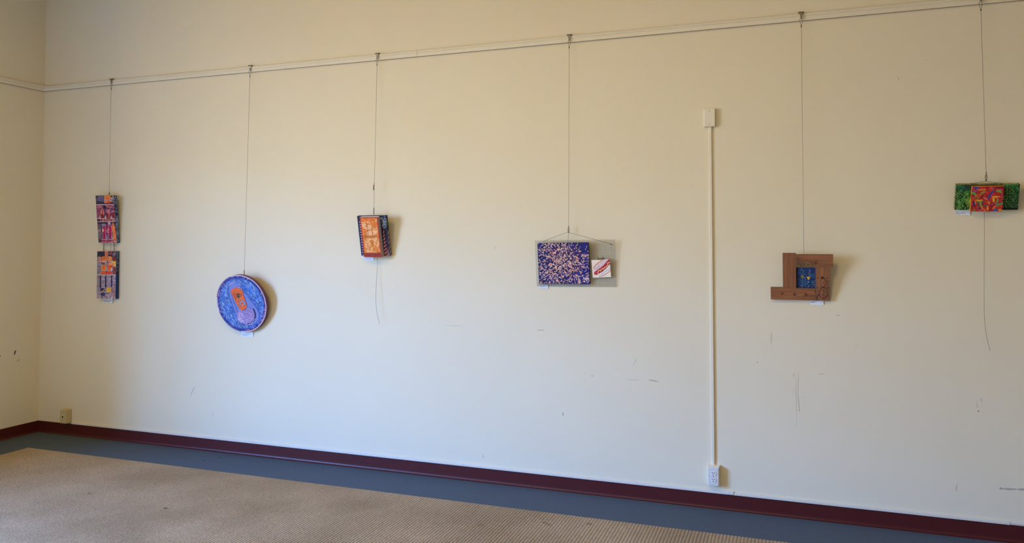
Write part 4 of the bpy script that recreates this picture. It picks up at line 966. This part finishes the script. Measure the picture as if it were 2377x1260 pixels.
p.dabs(40, 740, 680, 860, 800, 14, 4, [(90, 150, 180), (120, 180, 200)], (-.2, .2)); p.dabs(30, 930, 540, 1025, 640, 16, 4, [(90, 160, 190), (60, 120, 160)], (.2, .9))
p.ell(775, 602, 28, 30, (140, 128, 44)); p.dabs(10, 755, 580, 800, 625, 14, 5, [(90, 90, 30), (170, 150, 60)]); p.poly([(853, 612), (880, 604), (926, 598), (922, 640), (890, 672), (880, 642)], (224, 172, 40), 1, .15); p.seg(905, 540, 928, 480, 12, (170, 120, 110)); p.seg(880, 545, 900, 515, 10, (60, 40, 40)); p.dabs(8, 775, 545, 815, 575, 12, 6, [(16, 20, 40)])
p.mesh('painted_face', face_map(-.0300, .0826, .0776, .2114, .0116), M['paint'], cb, (.95, .95, .78))

# ------------------------------------------------------------------ green panel with the red square in front
Mx7 = art_matrix(7.5175, -.004, 1.9192, 18.5, .9, 0)
a7 = thing('layered_canvas', 'wide green leafy canvas with a square red and orange canvas on its front', 'painting', mat=Mx7)
gx = (-.1598, .1578, -.002, .1490)
gb = panel_body(a7, gx[0], gx[1], gx[2], gx[3], 0, .033, M['edge_green'], 'green_canvas')
p = Paint(250, 118, sketch_quad(Mx7, *gx, .033, 2190, 390, 10.5), (12, 28, 16)); p.mottle(np.ones_like(p.x), .5, None, .012)
GR = [(44, 124, 48), (70, 148, 58), (30, 96, 44), (96, 166, 70), (120, 172, 84)]
p.dabs(110, 330, 420, 520, 560, 44, 9, [(30, 110, 70), (24, 84, 60), (50, 140, 90)], (.0, 1.0)); p.dabs(30, 540, 420, 660, 560, 50, 14, [(26, 60, 50), (40, 90, 60)], (1.2, 1.9))
p.dabs(300, 300, 560, 670, 1020, 48, 11, GR + [(150, 180, 90), (60, 140, 50)], lambda x, y: (.75 if x < 500 else .95) + random.gauss(0, .3) if (int(x / 60) % 2) else -.7 + random.gauss(0, .3))
p.dabs(26, 540, 600, 660, 1000, 34, 11, [(170, 176, 60), (150, 160, 50)], (.4, 1.2))
for r_ in range(9):
    for c_ in range(20):
        x = 1480 + c_ * 20 + random.uniform(-7, 7) - r_ * 4; y = 430 + r_ * 64 + random.uniform(-16, 16); t = 1.35 + random.gauss(0, .25); l = random.uniform(14, 26)
        if y < 990: p.seg(x - l * math.cos(t), y - l * math.sin(t), x + l * math.cos(t), y + l * math.sin(t), random.uniform(7, 12), random.choice(GR))
p.dabs(26, 1500, 400, 1860, 470, 50, 13, [(26, 110, 56), (40, 130, 60)], (.8, 1.6)); p.rect(1440, 965, 1900, 1040, (10, 22, 14), .9)
p.seg(305, 412, 690, 404, 14, (150, 150, 96), .7); p.seg(1480, 398, 1870, 392, 10, (150, 170, 90), .8)
p.mesh('painted_face', face_map(*gx, .0336), M['paint'], gb, 1.05)
rx = (-.0835, .0755, -.005, .1440)
rb = panel_body(a7, rx[0], rx[1], rx[2], rx[3], .0338, .054, M['edge_orange'], 'red_canvas')
p = Paint(128, 118, sketch_quad(Mx7, *rx, .054, 2190, 390, 10.5), (186, 40, 34)); p.mottle(np.ones_like(p.x), .4, None, .012)
p.dabs(90, 670, 440, 1460, 1050, 90, 22, [(206, 50, 34), (160, 24, 36), (214, 70, 40), (150, 20, 50), (196, 60, 70)])
p.poly([(1270, 440), (1470, 440), (1470, 510), (1290, 505)], (130, 24, 40)); p.dabs(16, 700, 480, 830, 580, 60, 20, [(150, 40, 90), (180, 60, 100), (206, 60, 60)]); p.seg(1215, 455, 1215, 520, 40, (150, 40, 70))
SH = [([(735, 455), (895, 460), (800, 520)], (40, 78, 150)), ([(1195, 545), (1240, 550), (1170, 650), (1125, 750), (1080, 740), (1120, 640)], (28, 70, 150)), ([(705, 790), (745, 800), (778, 935), (735, 930)], (24, 36, 110)), ([(830, 940), (855, 880), (880, 880), (850, 945)], (40, 90, 140)), ([(1200, 1045), (1240, 1000), (1300, 975), (1335, 1000), (1270, 1050)], (40, 96, 160)),
      ([(845, 520), (1045, 512), (1040, 530), (860, 552)], (232, 150, 40)), ([(775, 765), (880, 770), (960, 765), (960, 800), (880, 815), (790, 790)], (236, 160, 40)), ([(1195, 675), (1390, 680), (1385, 705), (1250, 712), (1255, 830), (1200, 825)], (232, 156, 36)), ([(1060, 920), (1095, 900), (1100, 1025), (1060, 1025)], (232, 160, 50)), ([(1075, 830), (1110, 800), (1140, 850), (1095, 880)], (236, 140, 40)), ([(1345, 1000), (1420, 1000), (1430, 1050), (1340, 1040)], (232, 150, 40)), ([(1260, 710), (1350, 700), (1300, 745)], (230, 120, 40)),
      ([(700, 730), (790, 690), (840, 600), (860, 640), (840, 700), (720, 750)], (224, 84, 34)), ([(1185, 980), (1260, 900), (1300, 930), (1210, 1010)], (232, 110, 40)), ([(665, 1050), (760, 960), (800, 1030), (770, 1050)], (214, 50, 36)), ([(960, 700), (1060, 720), (1100, 790), (1000, 760)], (220, 100, 80)), ([(1280, 505), (1400, 510), (1430, 560), (1400, 535)], (230, 100, 40))]
for pts, c in SH: p.poly(pts, c, 1, .25)
for pts, wd_, c in (([(700, 610), (745, 605), (780, 650)], 46, (96, 166, 76)), ([(900, 660), (940, 600), (1000, 580)], 40, (104, 172, 70)), ([(1300, 555), (1360, 560), (1405, 590)], 40, (96, 166, 70)), ([(1320, 770), (1290, 870)], 40, (110, 166, 76)), ([(915, 830), (905, 890), (935, 940)], 36, (110, 176, 70)), ([(1310, 905), (1400, 870), (1435, 850)], 44, (86, 150, 84)), ([(760, 725), (820, 730)], 34, (90, 120, 40)), ([(820, 830), (870, 830)], 44, (90, 130, 50)), ([(985, 915), (1060, 918)], 22, (40, 96, 96)), ([(955, 830), (985, 825)], 34, (40, 90, 110)), ([(730, 1020), (760, 1025)], 44, (110, 120, 40)),
                   ([(1420, 620), (1430, 700), (1400, 780), (1340, 810)], 26, (196, 50, 60)), ([(1080, 900), (1250, 860), (1290, 850)], 20, (180, 70, 100)), ([(810, 960), (850, 1020), (950, 1030)], 26, (180, 60, 90)), ([(930, 960), (1020, 1040)], 34, (226, 120, 50)), ([(1130, 700), (1090, 745)], 26, (40, 90, 160)), ([(980, 600), (900, 650), (845, 760)], 22, (230, 90, 40)), ([(765, 800), (790, 880)], 24, (230, 120, 40))): p.line(pts, wd_, c)
p.dabs(40, 680, 450, 1450, 1040, 24, 6, [(240, 190, 120), (236, 120, 100), (250, 210, 170), (120, 20, 40)])
p.ell(880, 975, 34, 20, (70, 20, 50)); p.line([(690, 430), (1470, 425)], 30, (232, 150, 34)); p.line([(680, 440), (655, 1050)], 14, (234, 110, 40))
p.mesh('painted_face', face_map(*rx, .0546), M['paint'], rb, (.95, 1.0, 1.1))
MB().tube([(-.100, -.010, .148), (-.012, -.020, .1650), (.075, -.010, .150)], .0011, 6).build('hanging_wire', M['cable'], a7)
MB().tube([(-.145, -.02, .149), (-.140, -.021, .158)], .0012, 6).build('nail', M['steel_dark'], a7)
